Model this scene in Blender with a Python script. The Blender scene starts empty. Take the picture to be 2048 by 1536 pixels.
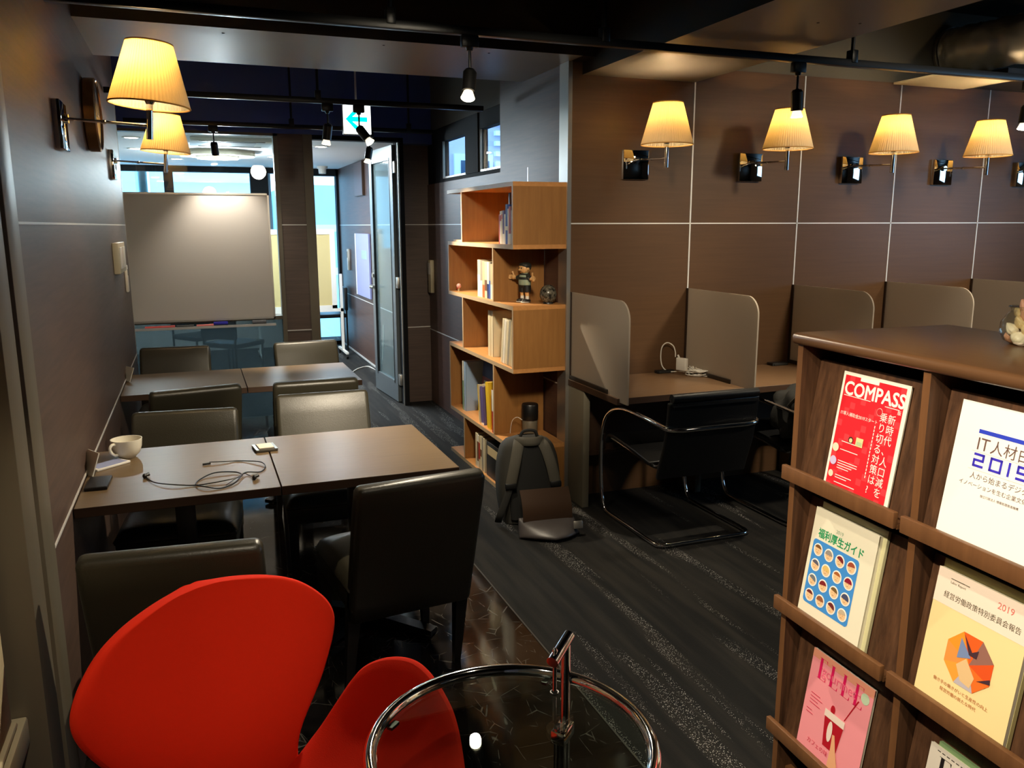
import bpy, bmesh, math, random
from mathutils import Vector, Matrix, Euler
random.seed(7)
SC = bpy.context.scene
COL = SC.collection
PI = math.pi

# ------------------------------------------------------------ camera
F_PX, PSI, TH, RO = 1648.0, .3648, .1901, -.0026
fwd = Vector((math.sin(PSI)*math.cos(TH), math.cos(PSI)*math.cos(TH), -math.sin(TH)))
r0 = Vector((math.cos(PSI), -math.sin(PSI), 0)); u0 = r0.cross(fwd)
rt = r0*math.cos(RO) + u0*math.sin(RO); up = u0*math.cos(RO) - r0*math.sin(RO)
cd = bpy.data.cameras.new('camera'); cam = bpy.data.objects.new('camera', cd); COL.objects.link(cam)
M = Matrix((rt, up, -fwd)).transposed().to_4x4(); M.translation = (0, 0, 1.6)
cam.matrix_world = M
cd.sensor_fit = 'HORIZONTAL'; cd.sensor_width = 36; cd.lens = 36*F_PX/2048; cd.clip_start = .05
SC.camera = cam

# ------------------------------------------------------------ exposure
vs = SC.view_settings
SC.display_settings.display_device = 'sRGB'
vs.view_transform = 'Standard'; vs.look = 'None'; vs.gamma = 1.0; vs.use_curve_mapping = False
vs.exposure = 1.6
SC.cycles.max_bounces = 10; SC.cycles.transparent_max_bounces = 16
SC.cycles.sample_clamp_indirect = 6.0
SC.cycles.caustics_reflective = False; SC.cycles.caustics_refractive = False
SC.cycles.use_denoising = True

# ------------------------------------------------------------ daylight
W = bpy.data.worlds.new('world'); SC.world = W; W.use_nodes = True
bg = W.node_tree.nodes['Background']
bg.inputs[0].default_value = (.33, .64, 1.0, 1); bg.inputs[1].default_value = 1.9

def light(name, kind, loc, energy, color, target=None, parent=None, **kw):
    d = bpy.data.lights.new(name, kind); d.energy = energy; d.color = color
    for k, v in kw.items(): setattr(d, k, v)
    o = bpy.data.objects.new(name, d); COL.objects.link(o); o.location = loc
    if target is not None:
        o.rotation_euler = (Vector(target)-Vector(loc)).to_track_quat('-Z', 'Y').to_euler()
    if parent: o.parent = parent
    return o
def portal(name, loc, tgt, sx, sy):
    o = light(name, 'AREA', loc, 1, (1, 1, 1), tgt, shape='RECTANGLE', size=sx, size_y=sy)
    o.data.cycles.is_portal = True
portal('daylight_portal', (-.6, 11.5, 1.8), (-.6, 0, 1.8), 4.6, 1.2)
portal('daylight_portal', (1.7, 11.5, 1.15), (1.7, 0, 1.15), .45, 2.3)
portal('daylight_portal', (2.12, 6.1, 2.13), (0, 6.1, 2.13), 1.6, .4)
portal('daylight_portal', (8.05, .9, 1.85), (0, .9, 1.85), 1.6, 1.3)
WARM = (1, .86, .64); BULB = (1, .70, .38); NEUT = (1, .90, .78)
# unseen spots overhead: rack ones inferred, wide ones added as fill, without fixtures
for loc, tgt, e, ang, soft in [((-.30, .95, 2.45), (1.45, 1.32, .72), 92, 40, .03), ((.25, -.2, 2.45), (1.45, 1.12, 1.10), 32, 30, .03),
                         ((.15, .6, 2.5), (-.16, 2.10, .62), 26, 28, .03), ((1.0, 1.0, 2.7), (1.3, 3.1, 0), 9, 80, .03), ((.9, 1.9, 2.32), (1.95, 4.3, 1.45), 55, 44, .1),
                         ((.9, 2.4, 2.32), (.4, 4.6, .7), 34, 80, .1), ((.82, 1.7, 2.32), (.56, 4.0, .70), 120, 20, .03),
                         ((2.3, 1.1, 2.85), (2.35, 4.3, .95), 135, 60, .2), ((3.9, 1.1, 2.85), (3.9, 4.3, .95), 125, 62, .2), ((5.4, 1.0, 2.85), (5.4, 4.3, .9), 70, 56, .2)]:
    light('lounge_spot_and_fill', 'SPOT', loc, e, WARM, tgt, spot_size=math.radians(ang), spot_blend=.7, shadow_soft_size=soft)
# ceiling downlights of the bright meeting room
for x, y in [(-.42, 7.9), (-.45, 9.0), (.34, 8.3), (.9, 9.6), (1.2, 8.2), (-.1, 10.2)]:
    light('downlight_glow', 'AREA', (x, y, 2.325), 9, (.86, .95, 1), (x, y, 0), shape='DISK', size=.12)

# ------------------------------------------------------------ mesh helpers
def srgb(r, g, b):
    f = lambda c: (c/255/12.92) if c/255 <= .04045 else ((c/255+.055)/1.055)**2.4
    return (f(r), f(g), f(b))
class MB:
    def __init__(s): s.bm = bmesh.new(); s.M = Matrix.Identity(4); s.mi = 0
    def _n(s, vs, fs):
        v = [s.bm.verts.new(s.M @ Vector(p)) for p in vs]
        out = []
        for f in fs:
            try:
                q = s.bm.faces.new([v[i] for i in f]); q.material_index = s.mi; out.append(q)
            except ValueError: pass
        return v, out
    def box(s, x0, x1, y0, y1, z0, z1, bev=0, seg=2):
        v, f = s._n([(x0,y0,z0),(x1,y0,z0),(x1,y1,z0),(x0,y1,z0),(x0,y0,z1),(x1,y0,z1),(x1,y1,z1),(x0,y1,z1)],
                    [(0,3,2,1),(4,5,6,7),(0,1,5,4),(1,2,6,5),(2,3,7,6),(3,0,4,7)])
        if bev > 0:
            es = list({e for q in f for e in q.edges})
            r = bmesh.ops.bevel(s.bm, geom=es, offset=bev, segments=seg, profile=.5, affect='EDGES', material=-1)
            for q in r['faces']: q.material_index = s.mi
        return s
    def cyl(s, p, q, r, r2=None, n=20, caps=True):
        p, q = Vector(p), Vector(q); r2 = r if r2 is None else r2
        d = (q-p).normalized(); a = d.orthogonal().normalized(); b = d.cross(a)
        vs = []
        for c, rr in ((p, r), (q, r2)):
            for i in range(n):
                t = 2*PI*i/n; vs.append(c + (a*math.cos(t)+b*math.sin(t))*rr)
        fs = [(i, (i+1) % n, n+(i+1) % n, n+i) for i in range(n)]
        if caps: fs += [tuple(range(n))[::-1], tuple(range(n, 2*n))]
        s._n(vs, fs); return s
    def tube(s, pts, r, n=10, closed=False, flat=None, ref=None):
        P = [Vector(p) for p in pts]; m = len(P); vs = []
        prev = None
        for i, p in enumerate(P):
            if closed: d = (P[(i+1) % m]-P[i-1])
            else: d = P[min(i+1, m-1)]-P[max(i-1, 0)]
            d.normalize()
            if ref is not None: a = Vector(ref); a = (a-d*a.dot(d)).normalized()
            elif prev is None: a = d.orthogonal().normalized()
            else: a = (prev-d*prev.dot(d)).normalized()
            prev = a; b = d.cross(a)
            rr = r[i] if isinstance(r, (list, tuple)) else r
            f2 = rr if flat is None else flat
            for k in range(n):
                t = 2*PI*k/n; vs.append(p + a*math.cos(t)*rr + b*math.sin(t)*f2)
        fs = []
        for i in range(m if closed else m-1):
            j = (i+1) % m
            for k in range(n): fs.append((i*n+k, i*n+(k+1) % n, j*n+(k+1) % n, j*n+k))
        if not closed: fs += [tuple(range(n))[::-1], tuple(range((m-1)*n, m*n))]
        s._n(vs, fs); return s
    def lathe(s, prof, n=32, c=(0, 0, 0)):
        vs = []
        for r, z in prof:
            for k in range(n):
                t = 2*PI*k/n; vs.append((c[0]+r*math.cos(t), c[1]+r*math.sin(t), c[2]+z))
        fs = []
        for i in range(len(prof)-1):
            for k in range(n): fs.append((i*n+k, i*n+(k+1) % n, (i+1)*n+(k+1) % n, (i+1)*n+k))
        if prof[0][0] > 1e-6 and prof[0] != prof[-1]: fs.append(tuple(range(n))[::-1])
        if prof[-1][0] > 1e-6 and prof[0] != prof[-1]: fs.append(tuple(range((len(prof)-1)*n, len(prof)*n)))
        s._n(vs, fs); return s
    def prism(s, poly, z0, z1):
        n = len(poly)
        vs = [(x, y, z0) for x, y in poly]+[(x, y, z1) for x, y in poly]
        fs = [tuple(range(n))[::-1], tuple(range(n, 2*n))]+[(i, (i+1) % n, n+(i+1) % n, n+i) for i in range(n)]
        s._n(vs, fs); return s
    def ell(s, c, rx, ry, rz, n=16, m=10, e=1.0):
        vs = []; sg = lambda x: math.copysign(abs(x)**e, x)
        for i in range(1, m):
            a = -PI/2+PI*i/m
            for k in range(n):
                t = 2*PI*k/n
                vs.append((c[0]+rx*sg(math.cos(a))*sg(math.cos(t)), c[1]+ry*sg(math.cos(a))*sg(math.sin(t)), c[2]+rz*sg(math.sin(a))))
        vs += [(c[0], c[1], c[2]-rz), (c[0], c[1], c[2]+rz)]
        fs = []
        for i in range(m-2):
            for k in range(n): fs.append((i*n+k, i*n+(k+1) % n, (i+1)*n+(k+1) % n, (i+1)*n+k))
        b, t_ = len(vs)-2, len(vs)-1
        for k in range(n): fs += [(b, (k+1) % n, k), (t_, (m-2)*n+k, (m-2)*n+(k+1) % n)]
        s._n(vs, fs); return s
    def grid(s, fn, nu, nv, wrap=False):
        vs = [fn(i/nu, j/nv) for i in range(nu+(0 if wrap else 1)) for j in range(nv+1)]
        m = nu if wrap else nu+1; fs = []
        for i in range(nu):
            for j in range(nv):
                a, b = i*(nv+1), ((i+1) % m)*(nv+1)
                fs.append((a+j, b+j, b+j+1, a+j+1))
        s._n(vs, fs); return s
    def disc(s, c, r, n=24, r2=None):
        r2 = r2 or r
        s._n([(c[0]+r*math.cos(2*PI*k/n), c[1]+r2*math.sin(2*PI*k/n), c[2]) for k in range(n)], [tuple(range(n))]); return s
    def quad(s, *p): s._n(p, [tuple(range(len(p)))]); return s
    def build(s, name, mats, parent=None, loc=(0, 0, 0), rz=0, ang=38, norm=True):
        if norm: bmesh.ops.recalc_face_normals(s.bm, faces=s.bm.faces[:])
        a = math.radians(ang)
        for e in s.bm.edges:
            if len(e.link_faces) == 2:
                if e.calc_face_angle(0) > a: e.smooth = False
            else: e.smooth = False
        for f in s.bm.faces: f.smooth = True
        me = bpy.data.meshes.new(name); s.bm.to_mesh(me); s.bm.free()
        for m in (mats if isinstance(mats, (list, tuple)) else [mats]): me.materials.append(m)
        o = bpy.data.objects.new(name, me); COL.objects.link(o)
        o.location = loc; o.rotation_euler = (0, 0, rz)
        if parent: o.parent = parent
        return o
def tag(o, label, cat, group=None, kind=None):
    o['label'] = label; o['category'] = cat
    if group: o['group'] = group
    if kind: o['kind'] = kind
    return o
def thing(name, label, cat, loc=(0, 0, 0), rz=0, group=None):
    o = bpy.data.objects.new(name, None); COL.objects.link(o); o.empty_display_size = .05
    o.location = loc; o.rotation_euler = (0, 0, rz)
    return tag(o, label, cat, group)
def struct(o):
    o['kind'] = 'structure'; return o
def copy_tree(o, parent=None):
    c = o.copy(); COL.objects.link(c)
    if parent: c.parent = parent
    for ch in list(o.children): copy_tree(ch, c)
    return c
def catmull(P, n=6, closed=False):
    P = [Vector(p) for p in P]; m = len(P); out = []
    for i in range(m if closed else m-1):
        g = (lambda k: P[k % m]) if closed else (lambda k: P[max(0, min(m-1, k))])
        a, b, c, d = g(i-1), g(i), g(i+1), g(i+2)
        for k in range(n):
            t = k/n
            out.append(.5*((2*b)+(c-a)*t+(2*a-5*b+4*c-d)*t*t+(-a+3*b-3*c+d)*t**3))
    if not closed: out.append(P[-1])
    return out
def arc(c, r, a0, a1, n=12):
    return [(c[0]+r*math.cos(math.radians(a0+(a1-a0)*i/n)), c[1]+r*math.sin(math.radians(a0+(a1-a0)*i/n))) for i in range(n+1)]
def text_faces(mb, txt, size, x, y, z=0.0004, bold=0, align='LEFT', sx=1.0):
    cu = bpy.data.curves.new('lettering', 'FONT'); cu.body = txt; cu.size = size; cu.align_x = align
    cu.resolution_u = 3
    ob = bpy.data.objects.new('lettering', cu); COL.objects.link(ob)
    dg = bpy.context.evaluated_depsgraph_get(); dg.update()
    me = bpy.data.meshes.new_from_object(ob.evaluated_get(dg))
    fs = [tuple(p.vertices) for p in me.polygons]
    for k, (ox, oy) in enumerate([(0, 0)]+([(bold, 0), (-bold, 0), (0, bold), (0, -bold), (bold*.7, bold*.7), (-bold*.7, -bold*.7), (bold*.7, -bold*.7), (-bold*.7, bold*.7)] if bold > .0004 else [])):
        mb._n([(x+v.co.x*sx+ox, y+v.co.y+oy, z+k*2e-6) for v in me.vertices], fs)
    bpy.data.objects.remove(ob); bpy.data.curves.remove(cu); bpy.data.meshes.remove(me)

# ------------------------------------------------------------ materials
def mat(name, col, rough=.5, metal=0, spec=.5, coat=0, noise=None, bump=None, emit=None, sheen=0, trans=0):
    """noise=(colour2, scale xyz, detail, contrast) mixes a second colour by stretched object-space noise."""
    m = bpy.data.materials.new(name); m.use_nodes = True; nt = m.node_tree; b = nt.nodes['Principled BSDF']
    b.inputs['Base Color'].default_value = (*col, 1); b.inputs['Roughness'].default_value = rough
    b.inputs['Metallic'].default_value = metal; b.inputs['Specular IOR Level'].default_value = spec
    b.inputs['Coat Weight'].default_value = coat; b.inputs['Coat Roughness'].default_value = .12
    b.inputs['Sheen Weight'].default_value = sheen
    b.inputs['Transmission Weight'].default_value = trans
    if emit: b.inputs['Emission Color'].default_value = (*emit[0], 1); b.inputs['Emission Strength'].default_value = emit[1]
    if noise or bump:
        tc = nt.nodes.new('ShaderNodeTexCoord')
    if noise:
        c2, sc, det, con = noise
        mp = nt.nodes.new('ShaderNodeMapping'); mp.inputs['Scale'].default_value = sc
        nz = nt.nodes.new('ShaderNodeTexNoise'); nz.inputs['Scale'].default_value = 1; nz.inputs['Detail'].default_value = det
        nz.inputs['Roughness'].default_value = .65
        rp = nt.nodes.new('ShaderNodeValToRGB'); rp.color_ramp.elements[0].position = .5-con; rp.color_ramp.elements[1].position = .5+con
        rp.color_ramp.elements[0].color = (*col, 1); rp.color_ramp.elements[1].color = (*c2, 1)
        nt.links.new(tc.outputs['Object'], mp.inputs[0]); nt.links.new(mp.outputs[0], nz.inputs[0])
        nt.links.new(nz.outputs['Fac'], rp.inputs[0]); nt.links.new(rp.outputs[0], b.inputs['Base Color'])
    if bump:
        n2 = nt.nodes.new('ShaderNodeTexNoise'); n2.inputs['Scale'].default_value = bump[0]; n2.inputs['Detail'].default_value = 4
        bp = nt.nodes.new('ShaderNodeBump'); bp.inputs['Strength'].default_value = bump[1]; bp.inputs['Distance'].default_value = .002 if bump[1] < 1 else .02
        nt.links.new(tc.outputs['Object'], n2.inputs[0]); nt.links.new(n2.outputs['Fac'], bp.inputs['Height'])
        nt.links.new(bp.outputs[0], b.inputs['Normal'])
    return m
def thin_glass(name, tint, refl=1.0, rough=0.0, haze=None):
    m = bpy.data.materials.new(name); m.use_nodes = True; nt = m.node_tree; nt.nodes.clear()
    out = nt.nodes.new('ShaderNodeOutputMaterial'); tr = nt.nodes.new('ShaderNodeBsdfTransparent'); tr.inputs[0].default_value = (*tint, 1)
    gl = nt.nodes.new('ShaderNodeBsdfGlossy'); gl.inputs['Roughness'].default_value = rough
    lw = nt.nodes.new('ShaderNodeLayerWeight'); lw.inputs[0].default_value = .5
    pw = nt.nodes.new('ShaderNodeMath'); pw.operation = 'POWER'; pw.inputs[1].default_value = 5.0
    mu = nt.nodes.new('ShaderNodeMath'); mu.operation = 'MULTIPLY_ADD'; mu.inputs[1].default_value = .6*refl; mu.inputs[2].default_value = .035*refl; mu.use_clamp = True
    nt.links.new(lw.outputs['Facing'], pw.inputs[0])
    mx = nt.nodes.new('ShaderNodeMixShader')
    nt.links.new(pw.outputs[0], mu.inputs[0]); nt.links.new(mu.outputs[0], mx.inputs[0])
    base = tr.outputs[0]
    if haze:
        df = nt.nodes.new('ShaderNodeBsdfTranslucent'); df.inputs[0].default_value = (*haze[0], 1)
        d2 = nt.nodes.new('ShaderNodeBsdfDiffuse'); d2.inputs[0].default_value = (*haze[0], 1)
        a = nt.nodes.new('ShaderNodeMixShader'); a.inputs[0].default_value = .5
        nt.links.new(df.outputs[0], a.inputs[1]); nt.links.new(d2.outputs[0], a.inputs[2])
        h = nt.nodes.new('ShaderNodeMixShader'); h.inputs[0].default_value = haze[1]
        nt.links.new(tr.outputs[0], h.inputs[1]); nt.links.new(a.outputs[0], h.inputs[2]); base = h.outputs[0]
    nt.links.new(base, mx.inputs[1]); nt.links.new(gl.outputs[0], mx.inputs[2]); nt.links.new(mx.outputs[0], out.inputs[0])
    return m
def emis(name, col, s):
    m = bpy.data.materials.new(name); m.use_nodes = True; nt = m.node_tree; nt.nodes.clear()
    o = nt.nodes.new('ShaderNodeOutputMaterial'); e = nt.nodes.new('ShaderNodeEmission')
    e.inputs[0].default_value = (*col, 1); e.inputs[1].default_value = s; nt.links.new(e.outputs[0], o.inputs[0]); return m
def fabric_shade(name, col):
    m = bpy.data.materials.new(name); m.use_nodes = True; nt = m.node_tree; nt.nodes.clear()
    o = nt.nodes.new('ShaderNodeOutputMaterial'); t = nt.nodes.new('ShaderNodeBsdfTranslucent'); d = nt.nodes.new('ShaderNodeBsdfDiffuse')
    t.inputs[0].default_value = (*col, 1); d.inputs[0].default_value = (.92, .84, .68, 1)
    x = nt.nodes.new('ShaderNodeMixShader'); x.inputs[0].default_value = .45
    nt.links.new(t.outputs[0], x.inputs[1]); nt.links.new(d.outputs[0], x.inputs[2]); nt.links.new(x.outputs[0], o.inputs[0]); return m

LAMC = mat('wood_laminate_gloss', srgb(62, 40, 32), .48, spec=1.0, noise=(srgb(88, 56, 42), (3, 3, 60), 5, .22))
LAM = mat('wood_laminate', srgb(66, 47, 38), .50, spec=1.0, noise=(srgb(90, 67, 55), (3, 3, 60), 5, .22))
LAMR = mat('wood_laminate_satin', srgb(82, 59, 40), .36, spec=.4, noise=(srgb(96, 70, 48), (2.2, 3, 55), 5, .3))
ALU = mat('aluminium_trim', (.62, .60, .56), .35, .9)
ALUB = mat('aluminium_pale', (.78, .77, .74), .4, .3)
GREYM = mat('grey_painted_metal', srgb(112, 104, 88), .45, .1)
BEAM = mat('soffit_paint_lit', srgb(158, 153, 144), .42, .35, .5)  # soffit paint lightened for the light its underside catches
BEAMD = mat('soffit_paint_shaded', srgb(42, 36, 30), .55, 0, .3)  # same soffit paint, darkened for the shade on its side faces
DARK = mat('black_paint', srgb(22, 21, 22), .5, 0, .3)
NAVY = mat('navy_paint_daylit', srgb(74, 98, 172), .4, 0, .5)  # navy paint with the blue and brightness of daylight mixed into its colour
GREYW = mat('grey_wall_paint', srgb(88, 85, 76), .8)
BLACKM = mat('black_metal', srgb(14, 14, 14), .35, .2)
FRAME = mat('dark_window_frame', srgb(18, 19, 22), .75, 0, .2)
CHROME = mat('chrome', (.86, .86, .86), .06, 1)
MIRROR = mat('mirror_chrome', (.82, .82, .80), .03, 1)
BRASSY = mat('warm_bronze', srgb(150, 112, 74), .25, .9)
GLASS = thin_glass('window_glass', (.94, .98, .98))
DOORG = thin_glass('frosted_door_glass', (.80, .92, .94), .9, .06, ((.6, .78, .8), .22))
TEALG = thin_glass('dark_film_glass', (.36, .44, .46), .8, .08, ((.12, .15, .16), .35))
TABG = thin_glass('table_glass', (.84, .90, .86), 2.0)
JARG = thin_glass('jar_glass', (.93, .95, .9), 2.2)
CEILW = mat('white_ceiling', srgb(244, 245, 244), .7)
PALE = mat('pale_wall', srgb(224, 214, 206), .7)
WHITEP = mat('white_plastic', srgb(226, 222, 212), .4)
CREAM = mat('cream_plastic', srgb(205, 192, 160), .45)
BLIND = mat('cream_blind_fabric', srgb(214, 198, 158), .9, noise=(srgb(200, 184, 144), (6, 6, 60), 3, .3))
TABLET = mat('brown_laminate_top', srgb(98, 80, 58), .34, spec=.2, noise=(srgb(110, 92, 68), (4, 70, 4), 5, .3))
TABLEE = mat('brown_laminate_edge', srgb(66, 45, 30), .5)
DESKT = mat('desk_laminate_top', srgb(112, 86, 62), .35, noise=(srgb(136, 106, 78), (3, 60, 4), 5, .3))
OAK = mat('oak_board', srgb(134, 90, 44), .45, noise=(srgb(158, 110, 58), (45, 45, 4), 5, .3))
OAKH = mat('oak_shelf', srgb(176, 120, 66), .42, noise=(srgb(200, 142, 84), (40, 3, 40), 5, .3))
OAKE = mat('oak_edge_banding', srgb(186, 160, 126), .4)
WALN = mat('walnut_board', srgb(56, 37, 26), .42, noise=(srgb(98, 67, 46), (55, 55, 3.5), 6, .18))
WALNH = mat('walnut_top', srgb(82, 56, 36), .32, noise=(srgb(100, 70, 45), (3, 55, 55), 5, .3))
WALNE = mat('walnut_edge', srgb(96, 63, 38), .42, noise=(srgb(118, 80, 49), (40, 40, 3), 4, .3))
LEATH = mat('dark_leather', srgb(46, 43, 33), .36, spec=.5, bump=(260, .25))
LEATB = mat('black_leather', srgb(24, 24, 25), .38, spec=.5, bump=(220, .25))
WOODK = mat('black_stained_wood', srgb(26, 22, 19), .4)
RED = mat('red_wool_felt', srgb(222, 42, 16), .85, spec=.15, bump=(500, .2))
ACRYL = thin_glass('frosted_acrylic', (.5, .46, .40), .35, .35, ((.66, .58, .48), .82))
CUPW = mat('white_porcelain', srgb(228, 222, 204), .18)
BLACKP = mat('black_plastic', srgb(16, 16, 17), .4)
PACKB = mat('charcoal_nylon', srgb(50, 48, 42), .8, bump=(300, .4))
GREYFAB = mat('grey_nylon', srgb(78, 74, 64), .8, bump=(300, .4))
DGREYFAB = mat('dark_nylon', srgb(36, 35, 32), .85, bump=(300, .4))
MESHFAB = mat('black_mesh_fabric', srgb(18, 18, 17), .9)
STEELD = mat('dark_steel_trim', (.10, .095, .085), .4, .6)
STEEL = mat('brushed_steel', (.5, .49, .46), .35, .9)
PAPER = mat('paper', srgb(232, 226, 206), .7)
SPOTB = emis('spot_bulb', (1, .86, .62), 16)
# ------------------------------------------------------------ floor
def carpet():
    m = bpy.data.materials.new('streaked_carpet'); m.use_nodes = True; nt = m.node_tree; b = nt.nodes['Principled BSDF']
    tc = nt.nodes.new('ShaderNodeTexCoord'); L = nt.links.new
    def noise(sc, scale, det=3):
        mp = nt.nodes.new('ShaderNodeMapping'); mp.inputs['Scale'].default_value = sc
        n = nt.nodes.new('ShaderNodeTexNoise'); n.inputs['Scale'].default_value = scale; n.inputs['Detail'].default_value = det
        L(tc.outputs['Object'], mp.inputs[0]); L(mp.outputs[0], n.inputs[0]); return n.outputs['Fac']
    def ramp(f, a, c, c0=(0, 0, 0), c1=(1, 1, 1)):
        r = nt.nodes.new('ShaderNodeValToRGB'); r.color_ramp.elements[0].position = a; r.color_ramp.elements[1].position = c
        r.color_ramp.elements[0].color = (*c0, 1); r.color_ramp.elements[1].color = (*c1, 1); L(f, r.inputs[0]); return r.outputs[0]
    streak = ramp(noise((16, 1.1, 1), 1.0, 5), .42, .64, srgb(13, 12, 11), srgb(34, 31, 27))
    band = ramp(noise((9, .7, 1), 1.0, 2), .575, .615)
    vz = nt.nodes.new('ShaderNodeTexVoronoi'); vz.inputs['Scale'].default_value = 270; L(tc.outputs['Object'], vz.inputs[0])
    sp = ramp(vz.outputs['Distance'], .26, .36, (1, 1, 1), (0, 0, 0))
    pick = nt.nodes.new('ShaderNodeSeparateColor'); L(vz.outputs['Color'], pick.inputs[0])
    pk = ramp(pick.outputs[0], .62, .66)
    m1 = nt.nodes.new('ShaderNodeMath'); m1.operation = 'MULTIPLY'; L(sp, m1.inputs[0]); L(band, m1.inputs[1])
    m2 = nt.nodes.new('ShaderNodeMath'); m2.operation = 'MULTIPLY'; L(m1.outputs[0], m2.inputs[0]); L(pk, m2.inputs[1])
    mx = nt.nodes.new('ShaderNodeMix'); mx.data_type = 'RGBA'; L(m2.outputs[0], mx.inputs[0]); L(streak, mx.inputs[6]); mx.inputs[7].default_value = (.85, .82, .76, 1)
    L(mx.outputs[2], b.inputs['Base Color'])
    b.inputs['Roughness'].default_value = .85; b.inputs['Specular IOR Level'].default_value = .3
    rr = nt.nodes.new('ShaderNodeMapRange'); rr.inputs['To Min'].default_value = .85; rr.inputs['To Max'].default_value = .25
    L(m2.outputs[0], rr.inputs[0]); L(rr.outputs[0], b.inputs['Roughness'])
    bp = nt.nodes.new('ShaderNodeBump'); bp.inputs['Strength'].default_value = .5; bp.inputs['Distance'].default_value = .003
    L(noise((1, 1, 1), 320, 2), bp.inputs['Height']); L(bp.outputs[0], b.inputs['Normal']); return m
def tile():
    m = bpy.data.materials.new('black_marble_tile'); m.use_nodes = True; nt = m.node_tree; b = nt.nodes['Principled BSDF']; L = nt.links.new
    tc = nt.nodes.new('ShaderNodeTexCoord')
    base = nt.nodes.new('ShaderNodeTexNoise'); base.inputs['Scale'].default_value = 4; base.inputs['Detail'].default_value = 6
    L(tc.outputs['Object'], base.inputs[0])
    r0 = nt.nodes.new('ShaderNodeValToRGB'); r0.color_ramp.elements[0].position = .4; r0.color_ramp.elements[1].position = .7
    r0.color_ramp.elements[0].color = (*srgb(15, 13, 12), 1); r0.color_ramp.elements[1].color = (*srgb(44, 39, 35), 1); L(base.outputs['Fac'], r0.inputs[0])
    col = r0.outputs[0]
    for sc, rot, w in (((3.2, 9, 1), .5, .010), ((7, 2.6, 1), -.3, .008), ((12, 5, 1), 1.1, .012)):
        mp = nt.nodes.new('ShaderNodeMapping'); mp.inputs['Rotation'].default_value = (0, 0, rot); mp.inputs['Scale'].default_value = sc
        v = nt.nodes.new('ShaderNodeTexVoronoi'); v.feature = 'DISTANCE_TO_EDGE'; v.inputs['Scale'].default_value = 1
        wn = nt.nodes.new('ShaderNodeTexNoise'); wn.inputs['Scale'].default_value = 3
        L(tc.outputs['Object'], wn.inputs[0])
        ad = nt.nodes.new('ShaderNodeMix'); ad.data_type = 'RGBA'; ad.inputs[0].default_value = .03
        L(tc.outputs['Object'], ad.inputs[6]); L(wn.outputs['Color'], ad.inputs[7]); L(ad.outputs[2], mp.inputs[0]); L(mp.outputs[0], v.inputs[0])
        r = nt.nodes.new('ShaderNodeValToRGB'); r.color_ramp.elements[0].position = 0; r.color_ramp.elements[1].position = w
        r.color_ramp.elements[0].color = (1, 1, 1, 1); r.color_ramp.elements[1].color = (0, 0, 0, 1); L(v.outputs['Distance'], r.inputs[0])
        mu = nt.nodes.new('ShaderNodeMath'); mu.operation = 'MULTIPLY'; L(r.outputs[0], mu.inputs[0])
        n3 = nt.nodes.new('ShaderNodeTexNoise'); n3.inputs['Scale'].default_value = 5+sc[0]; L(tc.outputs['Object'], n3.inputs[0])
        r3 = nt.nodes.new('ShaderNodeValToRGB'); r3.color_ramp.elements[0].position = .48; r3.color_ramp.elements[1].position = .62; L(n3.outputs['Fac'], r3.inputs[0]); L(r3.outputs[0], mu.inputs[1])
        mx = nt.nodes.new('ShaderNodeMix'); mx.data_type = 'RGBA'; L(mu.outputs[0], mx.inputs[0]); L(col, mx.inputs[6]); mx.inputs[7].default_value = (.12, .113, .10, 1); col = mx.outputs[2]
    L(col, b.inputs['Base Color']); b.inputs['Roughness'].default_value = .09; b.inputs['Specular IOR Level'].default_value = .55
    return m
CARPET, TILE = carpet(), tile()
struct(MB().box(1.158, 8.3, -2.6, 12.2, -.06, 0).build('floor', CARPET))
struct(MB().box(-3.2, 1.158, 7.2, 12.2, -.06, 0).build('floor', CARPET))
struct(MB().box(-1.2, 1.158, -2.6, 7.2, -.06, 0).build('floor', TILE))
struct(MB().box(1.155, 1.161, -2.6, 7.2, -.02, .002).build('trim_4', STEELD))

# ------------------------------------------------------------ walls
XL, XC, YR, YP = -.414, 1.985, 4.3, 7.15
ZC = 2.95
struct(MB().box(-1.0, XL, 2.36, 6.2, 0, ZC).build('wall_left', LAM))
struct(MB().box(-1.1, -1.0, 2.0, 7.4, 0, ZC).build('wall_left_outer', DARK))
def strip(name, x0, x1, y0, y1, z0, z1, m=ALUB): return struct(MB().box(x0, x1, y0, y1, z0, z1).build(name, m))
strip('trim_1', XL-.001, XL+.002, 2.36, 6.2, 1.606, 1.613)
strip('trim_2', XL-.001, XL+.003, 2.36, 6.2, .729, .737)
strip('trim_3', XL-.004, XL+.002, 6.194, 6.204, 0, ZC, ALU)
# grey metal jamb and blind window at the near left
struct(MB().box(-.52, -.395, 2.215, 2.36, 0, ZC, .004).box(-.52, -.418, 2.19, 2.215, 0, ZC).box(-.52, -.40, 2.05, 2.19, 0, ZC, .004).build('trim_5', GREYM))
struct(MB().box(-.62, -.52, -2.6, 2.36, 0, ZC).build('wall_left_near', PALE))
w = struct(MB().box(-.52, -.44, -.6, 2.05, .40, .47, .006).build('window_2', CREAM)); 
MB().box(-.50, -.46, -.6, 2.0, .485, 2.6, .01).build('roller_blind', BLIND, w)
MB().box(-.505, -.45, -.6, 2.0, .475, .49, .006).build('blind_bottom_rail', CREAM, w)

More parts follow.
